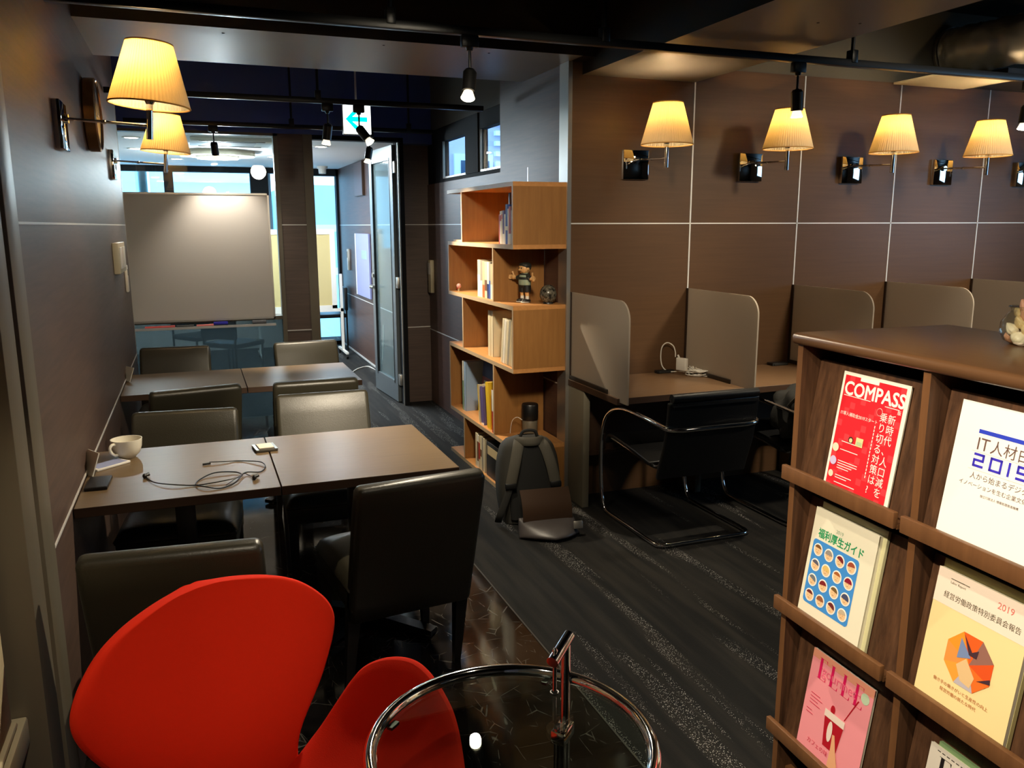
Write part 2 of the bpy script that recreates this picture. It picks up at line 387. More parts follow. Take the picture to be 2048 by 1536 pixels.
# corridor wall on the right, behind the bookcase
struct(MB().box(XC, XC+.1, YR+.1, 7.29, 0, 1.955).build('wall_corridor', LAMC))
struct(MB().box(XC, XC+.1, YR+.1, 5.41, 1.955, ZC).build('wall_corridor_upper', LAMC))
struct(MB().box(XC+.004, XC+.1, 5.41, 7.29, 2.40, ZC).build('wall_corridor_header', GREYW))
strip('trim_6', XC-.002, XC+.001, YR, 7.29, 1.606, 1.613)
strip('trim_7', XC-.003, XC+.001, YR, 7.29, .668, .676)
strip('trim_8', XC-.002, XC+.001, 4.905, 4.914, 0, 1.955, ALU)
def pane(name, parts, glass, fm=FRAME, gm=GLASS):
    o = MB()
    for p in parts: o.box(*p)
    o = struct(o.build(name, fm)); MB().box(*glass).build('window_glass', gm, o); return o
pane('window_3', [(XC+.01, XC+.07, 5.41, 7.29, 1.955, 1.985), (XC+.01, XC+.07, 5.41, 7.29, 2.285, 2.40), (XC+.01, XC+.07, 6.84, 7.29, 1.985, 2.285),
      (XC+.0, XC+.08, 5.885, 6.185, 1.985, 2.40)], (XC+.035, XC+.041, 5.41, 6.9, 1.985, 2.285))
MB().box(XC+.012, XC+.03, 6.19, 6.205, 1.985, 2.285).box(XC+.012, XC+.03, 6.825, 6.84, 1.985, 2.285).box(XC+.012, XC+.03, 6.205, 6.825, 1.985, 1.999)\
    .box(XC+.012, XC+.03, 5.87, 5.885, 1.985, 2.285).box(XC+.012, XC+.03, 5.41, 5.87, 1.985, 1.999).build('window_sash', ALU, bpy.data.objects['window_3'])
# neighbouring building seen through the corridor windows
nb = MB().box(2.4, 9, 13, 13.2, -1, 6).build('neighbour_building', mat('pale_render', srgb(186, 178, 200), .9)); tag(nb, 'pale rendered neighbouring building seen through the high corridor windows', 'building')
f = MB().box(3.98, 4.62, 12.94, 13.0, 1.6, 2.72).build('window_frame', mat('light_frame', srgb(216, 224, 232), .5), nb)
MB().box(4.08, 4.56, 12.93, 12.95, 1.7, 2.62).build('window_pane', mat('dark_pane', srgb(60, 78, 104), .1), f)
o = MB()
for k in range(12): o.box(4.66, 6.2, 12.9, 13.0, 1.9+k*.16, 1.97+k*.16)
o.build('louvre', mat('grey_louvre', srgb(226, 232, 240), .5), nb)

# cubicle wall on the right, panelled, grey above
struct(MB().box(XC, 8.2, YR, YR+.1, 0, 2.49).build('wall_right', LAMR))
struct(MB().box(XC, 8.2, YR+.004, YR+.1, 2.49, ZC+.3).build('wall_right_upper', GREYW))
strip('trim_9', XC-.012, XC+.012, YR-.008, YR+.11, 0, ZC, ALU)
strip('trim_10', XC, 8.2, YR-.002, YR+.001, 1.606, 1.613)
SEAM = [2.782, 3.566, 4.330, 5.110, 5.89, 6.67]
for s in SEAM: strip('trim_11', s-.0045, s+.0045, YR-.002, YR+.001, 0, 2.49)
# ceilings and dropped soffits
struct(MB().box(-1.1, 8.3, -2.6, 4.4, ZC, ZC+.1).build('ceiling', DARK))
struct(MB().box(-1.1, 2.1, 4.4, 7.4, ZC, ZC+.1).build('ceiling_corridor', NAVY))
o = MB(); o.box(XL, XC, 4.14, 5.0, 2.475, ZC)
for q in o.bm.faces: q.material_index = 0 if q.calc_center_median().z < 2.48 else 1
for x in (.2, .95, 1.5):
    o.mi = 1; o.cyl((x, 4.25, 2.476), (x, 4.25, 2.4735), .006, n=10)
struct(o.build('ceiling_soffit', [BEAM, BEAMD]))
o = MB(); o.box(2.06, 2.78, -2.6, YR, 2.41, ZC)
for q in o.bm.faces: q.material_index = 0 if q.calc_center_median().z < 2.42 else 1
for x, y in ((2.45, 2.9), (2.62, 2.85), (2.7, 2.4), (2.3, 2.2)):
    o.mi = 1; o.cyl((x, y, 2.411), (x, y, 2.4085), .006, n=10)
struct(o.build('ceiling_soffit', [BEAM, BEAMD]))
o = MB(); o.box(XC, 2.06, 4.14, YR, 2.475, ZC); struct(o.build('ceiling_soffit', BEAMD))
# walls out of frame that close the room
struct(MB().box(-.62, 8.2, -2.7, -2.6, 0, ZC).build('wall_back', LAMR))
w = MB().box(8.2, 8.3, -2.6, .1, 0, ZC).box(8.2, 8.3, 1.7, YR, 0, ZC).box(8.2, 8.3, .1, 1.7, 0, 1.2).box(8.2, 8.3, .1, 1.7, 2.5, ZC)
struct(w.build('wall_far_right', PALE))
w = MB()
for z in range(16): w.box(8.12, 8.17, .1, 1.7, 1.22+z*.08, 1.225+z*.08)
struct(w.build('window_4', mat('white_blind_slat', srgb(220, 222, 224), .5)))

# ------------------------------------------------------------ partition to the meeting room
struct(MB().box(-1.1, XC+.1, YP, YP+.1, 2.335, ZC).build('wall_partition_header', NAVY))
struct(MB().box(.70, .90, YP-.005, YP+.08, 0, 2.335).build('wall_partition', LAM))
strip('trim_12', .70, .90, YP-.008, YP-.004, 1.606, 1.613); strip('trim_12', .70, .90, YP-.008, YP-.004, .728, .736)
o = pane('window_1', [(.665, .70, YP-.01, YP+.08, 0, 2.335), (-1.0, .70, YP-.01, YP+.08, 2.315, 2.335), (-1.0, .70, YP, YP+.06, .83, .86)],
     (-1.0, .67, YP+.02, YP+.028, .86, 2.32), GREYM)
MB().box(-1.0, .67, YP+.02, YP+.028, 0, .83).build('film_glass', TEALG, o)
struct(MB().box(1.74, XC+.1, 7.29, 7.36, 0, 2.335).build('wall_partition_right', LAM))
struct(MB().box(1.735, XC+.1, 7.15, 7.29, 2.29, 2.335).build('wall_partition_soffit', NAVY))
strip('trim_13', 1.74, XC, 7.287, 7.291, 1.606, 1.613); strip('trim_13', 1.74, XC, 7.287, 7.291, .69, .698)
# door: jambs, then the leaf standing open into the meeting room
d = struct(MB().box(.90, .975, YP-.012, YP+.1, 0, 2.335).build('door_1', GREYM))
MB().box(1.70, 1.74, YP, 7.36, 0, 2.335).box(.975, 1.74, YP, YP+.1, 2.30, 2.335).build('door_jamb', FRAME, d)
MB().box(1.693, 1.702, YP+.02, YP+.035, 0, 2.30).build('door_seal', ALU, d)
leaf = MB()
hx, hy, fx, fy = 1.690, 7.30, 1.640, 8.06
ang = math.atan2(fy-hy, fx-hx); Lw = math.hypot(fx-hx, fy-hy)
leaf.M = Matrix.Translation((hx, hy, 0)) @ Matrix.Rotation(ang, 4, 'Z')
for b_ in [(0, .10, -.02, .02, .01, 2.29), (Lw-.10, Lw, -.02, .02, .01, 2.29), (.1, Lw-.1, -.02, .02, .01, .19), (.1, Lw-.1, -.02, .02, 2.17, 2.29)]: leaf.box(*b_)
lo = leaf.build('door_leaf', mat('door_aluminium', srgb(120, 128, 132), .4, .5), d)
g = MB(); g.M = Matrix.Translation((hx, hy, 0)) @ Matrix.Rotation(ang, 4, 'Z'); g.box(.1, Lw-.1, -.004, .004, .19, 2.17); g.build('door_glass', DOORG, lo)
g = MB(); g.M = Matrix.Translation((hx, hy, 0)) @ Matrix.Rotation(ang, 4, 'Z')
g.box(.085, .1, -.023, .023, .17, 2.19).box(Lw-.1, Lw-.088, -.023, .023, .17, 2.19).build('glazing_gasket', BLACKP, lo)
g = MB(); g.M = Matrix.Translation((hx, hy, 0)) @ Matrix.Rotation(ang, 4, 'Z')
g.cyl((Lw-.05, .02, 1.02), (Lw-.05, .065, 1.02), .018).cyl((Lw-.05, .06, 1.02), (Lw-.16, .06, 1.02), .010).cyl((Lw-.05, .02, 1.13), (Lw-.05, .035, 1.13), .022)
g.build('door_handle', STEEL, lo)
for z in (.22, 1.1, 2.1):
    g = MB(); g.box(1.675, 1.71, 7.23, 7.30, z-.05, z+.05, .004); g.build('door_hinge', STEEL, d)

# ------------------------------------------------------------ meeting room beyond
struct(MB().box(-3.2, 2.1, 7.25, 11.6, 2.34, 2.44).build('ceiling_meeting_room', CEILW))
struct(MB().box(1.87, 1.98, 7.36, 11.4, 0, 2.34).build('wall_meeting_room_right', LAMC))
struct(MB().box(-3.2, -3.1, 7.2, 11.6, 0, 2.34).build('wall_meeting_room_left', PALE))
struct(MB().box(-3.2, -1.0, 7.2, 7.25, 0, 2.34).build('wall_meeting_room_front', PALE))
strip('trim_14', 1.866, 1.871, 7.36, 11.4, 1.606, 1.613); strip('trim_15', 1.866, 1.871, 7.36, 11.4, .72, .728); strip('baseboard_right', 1.862, 1.871, 7.36, 11.4, 0, .02)
o = MB()
for x0, x1 in ((-3.1, -3.0), (-.28, -.17), (.75, .97)): o.box(x0, x1, 11.36, 11.5, 1.29, 2.27)
o.box(-3.1, 1.50, 11.36, 11.5, 2.27, 2.34).box(1.40, 1.53, 11.36, 11.5, 0, 2.34).box(1.84, 1.9, 11.36, 11.5, 0, 2.34).box(1.5, 1.9, 11.36, 11.5, 2.25, 2.34).box(1.5, 1.9, 11.36, 11.5, 0, .05)
o = struct(o.build('window_5', FRAME))
MB().box(-3.1, 1.45, 11.44, 11.446, 1.29, 2.27).box(1.53, 1.85, 11.44, 11.446, .05, 2.25).build('window_glass', GLASS, o)
MB().box(.97, 1.0, 11.36, 11.5, 1.29, 2.27).build('window_mullion', mat('blue_grey_column', srgb(84, 110, 132), .6), o)
struct(MB().box(-3.2, 1.45, 11.4, 11.55, 0, 1.29).build('wall_meeting_room_back', PALE))
# street buildings outside
for nm, box, c, lab in [('office_building', (-7, -.9, 17, 22, -6, 6), (200, 226, 226), 'pale aqua office building outside, left of the window column'),
                        ('office_building', (-.7, 1.5, 18, 24, -6, 4.0), (240, 240, 240), 'white office building outside, right of the window column'),
                        ('low_building', (1.6, 7, 15, 20, -6, 2.3), (186, 220, 220), 'low aqua building with white balconies seen through the open doorway')]:
    b_ = MB().box(*box).build(nm, mat('render_%s' % c[0], srgb(*c), .8)); tag(b_, lab, 'building')
    o = MB(); o.mi = 0
    for k in range(4):
        z = box[5]-.7-k*.75
        o.box(box[0]+.3, box[1]-.3, box[2]-.25, box[2], z-.10, z+.02)
    o.build('balcony_band', mat('white_band', srgb(240, 244, 244), .7), b_)
# ------------------------------------------------------------ track lighting
def track(lab, x0, x1, y, z, hang):
    t = thing('lighting_track', lab, 'lighting track', ((x0+x1)/2, y, z), 0, 'ceiling lighting tracks')
    xm = (x0+x1)/2
    MB().box(x0-xm, x1-xm, -.018, .018, -.016, .016, .002).build('rail', BLACKM, t)
    for hx_, top in hang:
        MB().cyl((hx_-xm, 0, .05), (hx_-xm, 0, top-z), .009, n=10).box(hx_-xm-.018, hx_-xm+.018, -.022, .022, .0, .06, .004).build('hanger', BLACKM, t)
    return t
track('long black lighting track crossing the whole room above the front tables', -.41, 5.8, 3.32, 2.36, [(.77, ZC), (1.69, ZC), (3.02, ZC)])
track('black lighting track above the far pair of tables, with two tilted spots', -.41, 1.86, 5.40, 2.36, [(.785, ZC)])
track('farthest black lighting track, just in front of the meeting room partition', -.41, 1.92, 6.85, 2.36, [(.785, ZC), (1.717, ZC)])
def spot(lab, x, y, z, tx, ty, tz, e, ang=50, stem=.10, col=WARM, k=1.0):
    """adaptor under the rail, thin stem, tilted black can with a bare reflector bulb"""
    t = thing('track_spotlight', lab, 'spotlight', (x, y, z-.016), 0, 'black track spotlights')
    MB().box(-.035, .035, -.016, .016, -.045, 0, .004).cyl((0, 0, -.045), (0, 0, -.058), .016, .012, n=14).build('adaptor', BLACKM, t)
    MB().cyl((0, 0, -.05), (0, 0, -.05-stem), .0055, n=10).ell((0, 0, -.05-stem), .012, .012, .012, 10, 6).build('stem', BLACKM, t)
    p = Vector((0, 0, -.055-stem)); d = (Vector((tx, ty, tz))-Vector((x, y, z))).normalized()
    a = p-d*.01; b = p+d*.085*k
    MB().cyl(a, a+d*.012, .020, .028).cyl(a+d*.012, b, .028, .028).build('can', BLACKM, t)
    bl = MB().cyl(b-d*.005, b+d*.028, .017, .029).build('bulb', mat_bulb, t)
    MB().cyl(b+d*.028, b+d*.031, .027, .024).build('bulb_face', SPOTB, bl)
    w = Vector((x, y, z-.016))+b+d*.045
    light('spot_glow', 'SPOT', w, e, col, w+d, spot_size=math.radians(ang), spot_blend=.75, shadow_soft_size=.025)
mat_bulb = mat('bulb_reflector', srgb(226, 214, 190), .25, emit=((1, .85, .6), .5))
spot('black spotlight on the front track, tilted left, in front of the ceiling soffit', 1.09, 3.32, 2.36, 0.78, 2.8, .9, 46, 120, .085)
spot('black spotlight on the front track, in front of the second sconce shade', 2.708, 3.32, 2.36, 2.80, 3.36, 1.3, 22, 70, .075)
spot('black spotlight on the front track at the right edge of the photo', 4.22, 3.32, 2.36, 4.1, 3.32, 1.3, 22, 70, .075)
spot('black spotlight left of the green arrow sign, tilted down to the left', .84, 5.40, 2.36, .72, 5.62, 1.3, 60, 56, .075)
spot('black spotlight overlapping the green arrow sign, tilted to the right', 1.035, 5.40, 2.36, 1.45, 5.15, 1.75, 70, 60, .085)
spot('black spotlight above the whiteboard, pointing straight down at it', .205, 6.85, 2.36, .26, 7.02, 1.75, 8, 105, .075, NEUT)
spot('black spotlight below the arrow sign, in the doorway of the meeting room', 1.39, 6.85, 2.36, 1.30, 6.85, 1.9, 8, 55, .075)

# illuminated arrow sign
ex = thing('exit_sign', 'lit white sign with a green left arrow hanging before the doorway', 'sign', (1.280, 6.78, 2.308))
MB().box(-.112, .112, -.02, .02, 0, .232, .006).cyl((0, 0, .232), (0, 0, ZC-2.308), .008, n=10).build('housing', WHITEP, ex)
MB().box(-.107, .107, -.0225, -.020, .006, .226).build('lit_face', emis('sign_white', (.92, 1, 1), 1.7), ex)
o = MB(); cx, cz = -.004, .116
pts = [(-.080, 0), (-.008, .070), (.012, .070), (.014, .050), (-.030, .016), (.078, .016), (.078, -.016), (-.030, -.016), (.014, -.050), (.012, -.070), (-.008, -.070)]
o.quad(*[(cx+x*1.08, -.0235, cz+y*1.15) for x, y in pts]); o.build('arrow', emis('sign_green', (0, .72, .58), .9), ex)

# ------------------------------------------------------------ wall sconces
SHADE = fabric_shade('pleated_shade_fabric', (.40, .262, .082))
TRIMS = mat('shade_trim', srgb(206, 158, 90), .8)
def sconce(A):
    t = bpy.data.objects.new('wall_sconce', None); COL.objects.link(t); t.empty_display_size = .05
    # local: wall plane y = 0, the lamp stands out towards -y ; z = 0 at the arm
    p = MB().box(-.082, .082, -.026, 0, -.082, .082, .004).build('mount_plate', MIRROR, t)
    MB().cyl((0, -.026, .025), (0, -.04, .025), .016).cyl((0, -.03, .025), (0, -A, .012), .0055, n=12).ell((0, -A/2, .0185), .008, .012, .008, 10, 6).build('arm', CHROME, t)
    MB().cyl((0, -A, -.036), (0, -A, .085), .0115).cyl((0, -A, .085), (0, -A, .11), .0115, .026).cyl((0, -A, .11), (0, -A, .15), .018).build('stem', CHROME, t)
    rb, rtp, z0, z1 = .137, .078, .082, .295
    n = 64
    def sh(u, v):
        a = 2*PI*u; r = rb+(rtp-rb)*v; r *= 1+.016*math.cos(a*n)
        return (r*math.cos(a), -A+r*math.sin(a), z0+(z1-z0)*v)
    s = MB().grid(sh, n*4, 4, True).build('lamp_shade', SHADE, t, norm=False, ang=70)
    for r, z in ((rb, z0), (rtp, z1)):
        MB().tube([(r*math.cos(2*PI*k/48), -A+r*math.sin(2*PI*k/48), z) for k in range(48)], .0032, 6, True).build('shade_trim', TRIMS, s)
    MB().lathe([(0, .15), (.014, .155), (.026, .19), (.029, .215), (.022, .24), (0, .25)], 16, (0, -A, 0)).build('bulb', emis('sconce_bulb', (1, .78, .46), 4), t)
    return t
sc0 = sconce(.35); sc1 = sconce(.30)
for ch in sc1.children:      # the left wall arms sag a little
    if ch.name.split('.')[0] in ('lamp_shade', 'stem', 'bulb'):
        R = Matrix.Rotation(math.radians(4), 4, 'X'); p = Vector((0, -.30, .012))
        ch.rotation_euler = R.to_euler(); ch.location = p - R @ p
SCONCES = [(2.394, YR, 1.938, 0, 'pleated cream wall lamp nearest the bookcase on the panelled cubicle wall'),
           (3.180, YR, 1.940, 0, 'pleated cream wall lamp behind the black spotlight, second from the bookcase'),
           (3.955, YR, 1.940, 0, 'pleated cream wall lamp third from the bookcase on the cubicle wall'),
           (4.725, YR, 1.941, 0, 'pleated cream wall lamp fourth from the bookcase, near the right edge'),
           (5.49, YR, 1.941, 0, 'wall lamp at the right edge of which only the mirrored mount plate shows'),
           (XL, 3.36, 1.945, PI/2, 'large pleated cream wall lamp nearest on the left wall'),
           (XL, 5.44, 1.950, PI/2, 'pleated cream wall lamp on the left wall nearer the whiteboard')]
for i, (x, y, z, rz, lab) in enumerate(SCONCES):
    o = sc0 if i == 0 else sc1 if i == 5 else copy_tree(sc1 if rz else sc0)
    o.location = (x, y, z); o.rotation_euler = (0, 0, rz)
    tag(o, lab, 'wall lamp', 'pleated swing arm wall sconces')
    d = Vector((0, -.30 if rz else -.35, .225)); d.rotate(Euler((0, 0, rz)))
    light('sconce_glow', 'POINT', Vector((x, y, z))+d, 11, BULB, shadow_soft_size=.03)

# round clock, switches and cards on the left wall
t = thing('wall_clock', 'round bronze rimmed clock seen edge-on on the left wall', 'clock', (XL, 4.36, 2.10), 0)
o = MB(); o.M = Matrix.Rotation(PI/2, 4, 'Y'); o.lathe([(0, 0), (.155, 0), (.162, .008), (.162, .05), (.152, .056), (.146, .050), (.146, .046), (0, .046)], 48); o.build('case', BRASSY, t)
o = MB(); o.M = Matrix.Rotation(PI/2, 4, 'Y'); o.disc((0, 0, .047), .145, 40); o.build('dial', mat('clock_dial', srgb(34, 32, 32), .3), t)
MB().box(.048, .05, -.004, .004, 0, .10).box(.048, .05, 0, .07, -.004, .004).build('hand', ALUB, t)
t = thing('switch_panel', 'cream switch panel standing proud of the left wall', 'switch panel', (XL, 5.285, 1.425))
MB().box(0, .032, -.225, .225, -.085, .085, .004).build('housing', CREAM, t)
for y in (-.10, .10): MB().box(.032, .037, y-.07, y+.07, -.06, .06, .002).build('switch', WHITEP, t)
t = thing('thermostat', 'slim white thermostat right of the cream switch panel', 'thermostat', (XL, 5.79, 1.275))
MB().box(0, .018, -.035, .035, -.085, .085, .006).build('housing', WHITEP, t); MB().box(.018, .0195, -.02, .02, .02, .06).build('display', GREYM, t)
for y, lab in ((3.215, 'small white card in a holder on the left wall above the near table'), (5.16, 'small white card in a holder on the left wall above the far table')):
    t = thing('card_holder', lab, 'card', (XL, y, .745), 0, 'white wall cards')
    o = MB(); o.M = Matrix.Rotation(.5, 4, 'Z') @ Matrix.Rotation(.35, 4, 'Y'); o.box(.008, .012, -.045, .045, -.02, .065); o.build('card', WHITEP, t)
    MB().box(.0, .03, -.03, .03, -.022, -.018).box(0, .004, -.03, .03, -.02, .02).build('holder', thin_glass('clear_holder', (.9, .9, .88)), t)
t = thing('intercom', 'tall cream intercom on the corridor wall beside the doorway', 'intercom', (XC, 7.17, 1.155))
MB().box(-.035, 0, -.05, .05, -.145, .145, .008).build('housing', CREAM, t); MB().box(-.038, -.035, -.035, .035, .02, .12).build('panel', WHITEP, t)

# ------------------------------------------------------------ whiteboard
t = thing('whiteboard', 'large grey-white whiteboard mounted against the meeting room glass', 'whiteboard', (-.08, 7.11, .86))
MB().box(-.67, .67, 0, .03, 0, .985).build('board', mat('board_surface', srgb(214, 208, 198), .38), t)
MB().box(-.685, .685, -.006, .035, .985, 1.0).box(-.685, .685, -.006, .035, -.015, 0).box(-.685, -.67, -.006, .035, -.015, 1.0).box(.67, .685, -.006, .035, -.015, 1.0).build('frame', ALU, t)
MB().box(-.68, .68, -.085, .0, -.062, -.055).box(-.68, .68, -.088, -.082, -.066, -.047).build('pen_tray', ALUB, t)
def marker(x, c, lab, y=7.06, l=.13, rz=0):
    o = thing('marker', lab, 'marker pen', (x, y, .805+.0105), rz, 'whiteboard markers')
    MB().cyl((-l/2, 0, 0), (l*.25, 0, 0), .009, n=12).build('barrel', WHITEP if c is None else mat('marker_%d' % int(x*100), c, .4), o)
    MB().cyl((l*.25, 0, 0), (l/2, 0, 0), .0105, n=12).build('cap', BLACKP if c is None else mat('cap_%d' % int(x*100), c, .4), o)
marker(-.33, srgb(226, 90, 84), 'red marker at the left end of the whiteboard tray'); marker(-.24, srgb(220, 96, 90), 'second red marker on the tray, right of the first', 7.07)
marker(-.10, srgb(60, 60, 60), 'black marker on the whiteboard tray'); marker(.05, srgb(232, 120, 112), 'pale red marker left of the blue eraser')
for x, c, lab in ((.17, srgb(46, 44, 190), 'blue whiteboard eraser in the middle of the tray'), (.47, srgb(120, 120, 124), 'grey whiteboard eraser at the right end of the tray')):
    o = thing('board_eraser', lab, 'eraser', (x, 7.065, .805), 0, 'whiteboard erasers')
    MB().box(-.055, .055, -.018, .018, .012, .034, .005).build('grip', mat('eraser_%d' % int(x*100), c, .5), o); MB().box(-.053, .053, -.017, .017, 0, .012).build('felt_pad', DGREYFAB, o)

# ------------------------------------------------------------ tables
def table(lab, x0, x1, y0, y1):
    cx, cy = (x0+x1)/2, (y0+y1)/2; hx_, hy_ = (x1-x0)/2, (y1-y0)/2
    t = thing('cafe_table', lab, 'table', (cx, cy, 0), 0, 'square pedestal tables')
    o = MB(); o.box(-hx_, hx_, -hy_, hy_, .688, .72, .0015, 1)
    for f in o.bm.faces: f.material_index = 0 if f.normal.z > .9 or f.calc_center_median().z > .7195 else 1
    o.build('tabletop', [TABLET, TABLEE], t)
    MB().box(-.035, .035, -.035, .035, .03, .67, .003).box(-.14, .14, -.14, .14, .67, .688).build('column', BLACKM, t)
    b = MB()
    for a in (45, 135, 225, 315):
        b.M = Matrix.Rotation(math.radians(a), 4, 'Z')
        v, f = b._n([(0, -.03, .008), (.34, -.024, .008), (.34, .024, .008), (0, .03, .008), (0, -.03, .055), (.34, -.024, .028), (.34, .024, .028), (0, .03, .055)],
                    [(0, 3, 2, 1), (4, 5, 6, 7), (0, 1, 5, 4), (1, 2, 6, 5), (2, 3, 7, 6), (3, 0, 4, 7)])
    base = b.build('base', BLACKM, t)
    for a in (45, 135, 225, 315):
        MB().cyl((.315*math.cos(math.radians(a)), .315*math.sin(math.radians(a)), 0), (.315*math.cos(math.radians(a)), .315*math.sin(math.radians(a)), .01), .016, n=12).build('glide', STEEL, base)
table('brown laminate pedestal table with the white cup and earphones, against the left wall', -.412, .2255, 2.822, 3.542)
table('empty brown laminate pedestal table right of the one with the cup', .229, .868, 2.822, 3.542)
table('brown laminate pedestal table in the far row, against the left wall', -.412, .2275, 4.716, 5.388)
table('brown laminate pedestal table in the far row, beside the aisle', .231, .868, 4.716, 5.388)

# ------------------------------------------------------------ dining chairs (y = 0 under the top edge of the back, facing +y)
def rounded_slab(mb, w, h, d, r=.018, crown=0.0):
    mb.box(-w/2, w/2, 0, d, 0, h, r, 3)
def dining_chair():
    t = bpy.data.objects.new('dining_chair', None); COL.objects.link(t); t.empty_display_size = .05
    tilt = math.atan2(.235, .80); K = Matrix.Translation((0, .235, 0)) @ Matrix.Rotation(tilt, 4, 'X')
    Ls = .80/math.cos(tilt)
    def back(u, v):   # closed pillow section
        return None
    o = MB(); o.M = K; W2, D = .222, .062
    z0, z1 = .30, Ls-.004
    n = 14
    def sec(z):       # outline of the horizontal section, slightly crowned on the front
        pts = []
        for cx, cy, a0 in ((W2-.02, -.0+.018, -90), (W2-.02, D-.02, 0), (-W2+.02, D-.02, 90), (-W2+.02, .018, 180)):
            for k in range(5):
                a = math.radians(a0+22.5*k); pts.append((cx+.02*math.cos(a), cy+.018*math.sin(a)))
        return pts
    zs = [z0, z0+.01, z0+.1, (z0+z1)/2, z1-.1, z1-.02, z1-.006, z1]
    ins = [.006, 0, 0, 0, 0, .002, .008, .02]
    S = []
    for z, i_ in zip(zs, ins):
        for x, y in sec(z):
            yy = y
            S.append((x*(1-i_/W2), D/2+(yy-D/2)*(1-i_/(D/2)), z))
    m = 20; fs = [(i*m+k, i*m+(k+1) % m, (i+1)*m+(k+1) % m, (i+1)*m+k) for i in range(len(zs)-1) for k in range(m)]
    fs += [tuple(range(m))[::-1], tuple(range((len(zs)-1)*m, len(zs)*m))]
    o._n(S, fs); o.build('backrest', LEATH, t, ang=50)
    o = MB()
    def seat(u, v):
        x, y = (u-.5)*2, v*2-1
        sx = math.copysign(min(1, abs(x)*1.0), x)
        return (0, 0, 0)
    o.box(-.222, .222, .135, .575, .335, .425, .012, 2)
    o.build('seat_rail', LEATH, t)
    o = MB(); N = 12
    def cush(i, j):
        x = -.226+.452*i; y = .13+.455*j
        e = max(0, 1-(2*abs(i-.5))**8)*max(0, 1-(2*abs(j-.5))**8)
        return (x, y, .418+.052*e**.5+.010*math.sin(PI*i)*math.sin(PI*j))
    o.grid(cush, N*2, N*2); o.box(-.224, .224, .132, .583, .405, .422, .006); o.build('seat', LEATH, t, ang=60)
    for s in (-1, 1):
        def leg(a, b, ra, rb):
            vs = []
            for c, r in ((a, ra), (b, rb)):
                for dx, dy in ((-1, -1), (1, -1), (1, 1), (-1, 1)): vs.append((c[0]+dx*r, c[1]+dy*r, c[2]))
            q = MB(); q._n(vs, [(0, 1, 2, 3), (7, 6, 5, 4), (0, 4, 5, 1), (1, 5, 6, 2), (2, 6, 7, 3), (3, 7, 4, 0)]); return q.build('leg', WOODK, t)
        leg((s*.196, .150+.03, .36), (s*.206, .255, 0), .024, .012)
        leg((s*.198, .552, .345), (s*.202, .560, 0), .022, .013)
    return t
ch0 = dining_chair()
CH = [(-.106, 2.100, -5.6, 'dark leather dining chair left front, directly behind the red lounge chair'),
      (.638, 2.445, 6.6, 'dark leather dining chair pulled out at the near right table, back to the camera'),
      (-.077, 3.860, 174, 'dark leather dining chair behind the table with the cup, facing the camera'),
      (.540, 4.040, 178, 'dark leather dining chair behind the empty near table, back catching the light'),
      (-.027, 4.315, 10.5, 'dark leather dining chair at the near side of the far left table'),
      (.557, 4.315, 0, 'dark leather dining chair at the near side of the far aisle table'),
      (-.155, 5.960, 176, 'dark leather dining chair in front of the whiteboard, left one'),
      (.690, 5.920, 184, 'dark leather dining chair at the far side, near the doorway')]
for i, (x, y, r, lab) in enumerate(CH):
    o = ch0 if i == 0 else copy_tree(ch0)
    o.location = (x, y, 0); o.rotation_euler = (0, 0, math.radians(r)); tag(o, lab, 'chair', 'dark leather dining chairs')

# ------------------------------------------------------------ things on the near left table
ZT = .72
t = thing('coffee_cup', 'big white coffee cup near the wall on the near left table', 'cup', (-.292, 3.415, ZT))
o = MB(); o.lathe([(0, 0), (.026, 0), (.030, .004), (.045, .02), (.054, .045), (.057, .075), (.0545, .075), (.0515, .046), (.042, .022), (.02, .009), (0, .008)], 36); o.build('bowl', CUPW, t)
a = math.radians(228); hp = [(.052, .064), (.070, .066), (.080, .055), (.076, .038), (.060, .024), (.047, .022)]
MB().tube(catmull([(r*math.cos(a), r*math.sin(a), z) for r, z in hp], 5), .0055, 8).build('handle', CUPW, t)
MB().disc((0, 0, .02), .04, 24).build('coffee', mat('coffee_dregs', srgb(92, 62, 34), .2), t)
t = thing('phone', 'white smartphone lying beside the coffee cup', 'phone', (-.352, 3.315, ZT), -.85)
MB().box(-.035, .035, -.07, .07, 0, .009, .003).build('body', WHITEP, t); MB().box(-.031, .031, -.06, .06, .009, .0096).build('screen', mat('lit_phone_glass', srgb(150, 158, 196), .1), t)
t = thing('card_wallet', 'flat black wallet at the wall end of the near left table', 'wallet', (-.362, 3.073, ZT), -.04)
MB().box(-.036, .036, -.07, .07, 0, .012, .003).build('body', BLACKP, t); MB().box(-.034, .034, -.066, .066, .012, .0125).box(-.0365, -.034, -.06, .06, .004, .008).build('stitched_edge', LEATB, t)
t = thing('earphones', 'black wired earphones coiled on the near left table', 'earphones', (0, 0, ZT))
E1 = [(-.21,3.091),(-.18,3.011),(-.122,2.952),(-.05,2.936),(.015,2.934),(.074,2.948),(.108,2.998),(.086,3.039),(.018,3.046),(-.033,3.002),(-.047,2.934),(-.018,2.888),(.03,2.869),(.08,2.909),(.119,3.007),(.172,3.019),(.195,3.071),(.18,3.133),(.111,3.196),(.057,3.196),(.002,3.196)]
MB().tube(catmull([(x, y, .003+.003*(i % 3)) for i, (x, y) in enumerate(E1)], 6), .0022, 6).build('cable', BLACKP, t)
MB().tube(catmull([(.05, 2.885, .007), (.11, 3.0, .006), (.13, 2.99, .004), (.145, 2.945, .004)], 6), .0014, 6).build('cable', BLACKP, t)
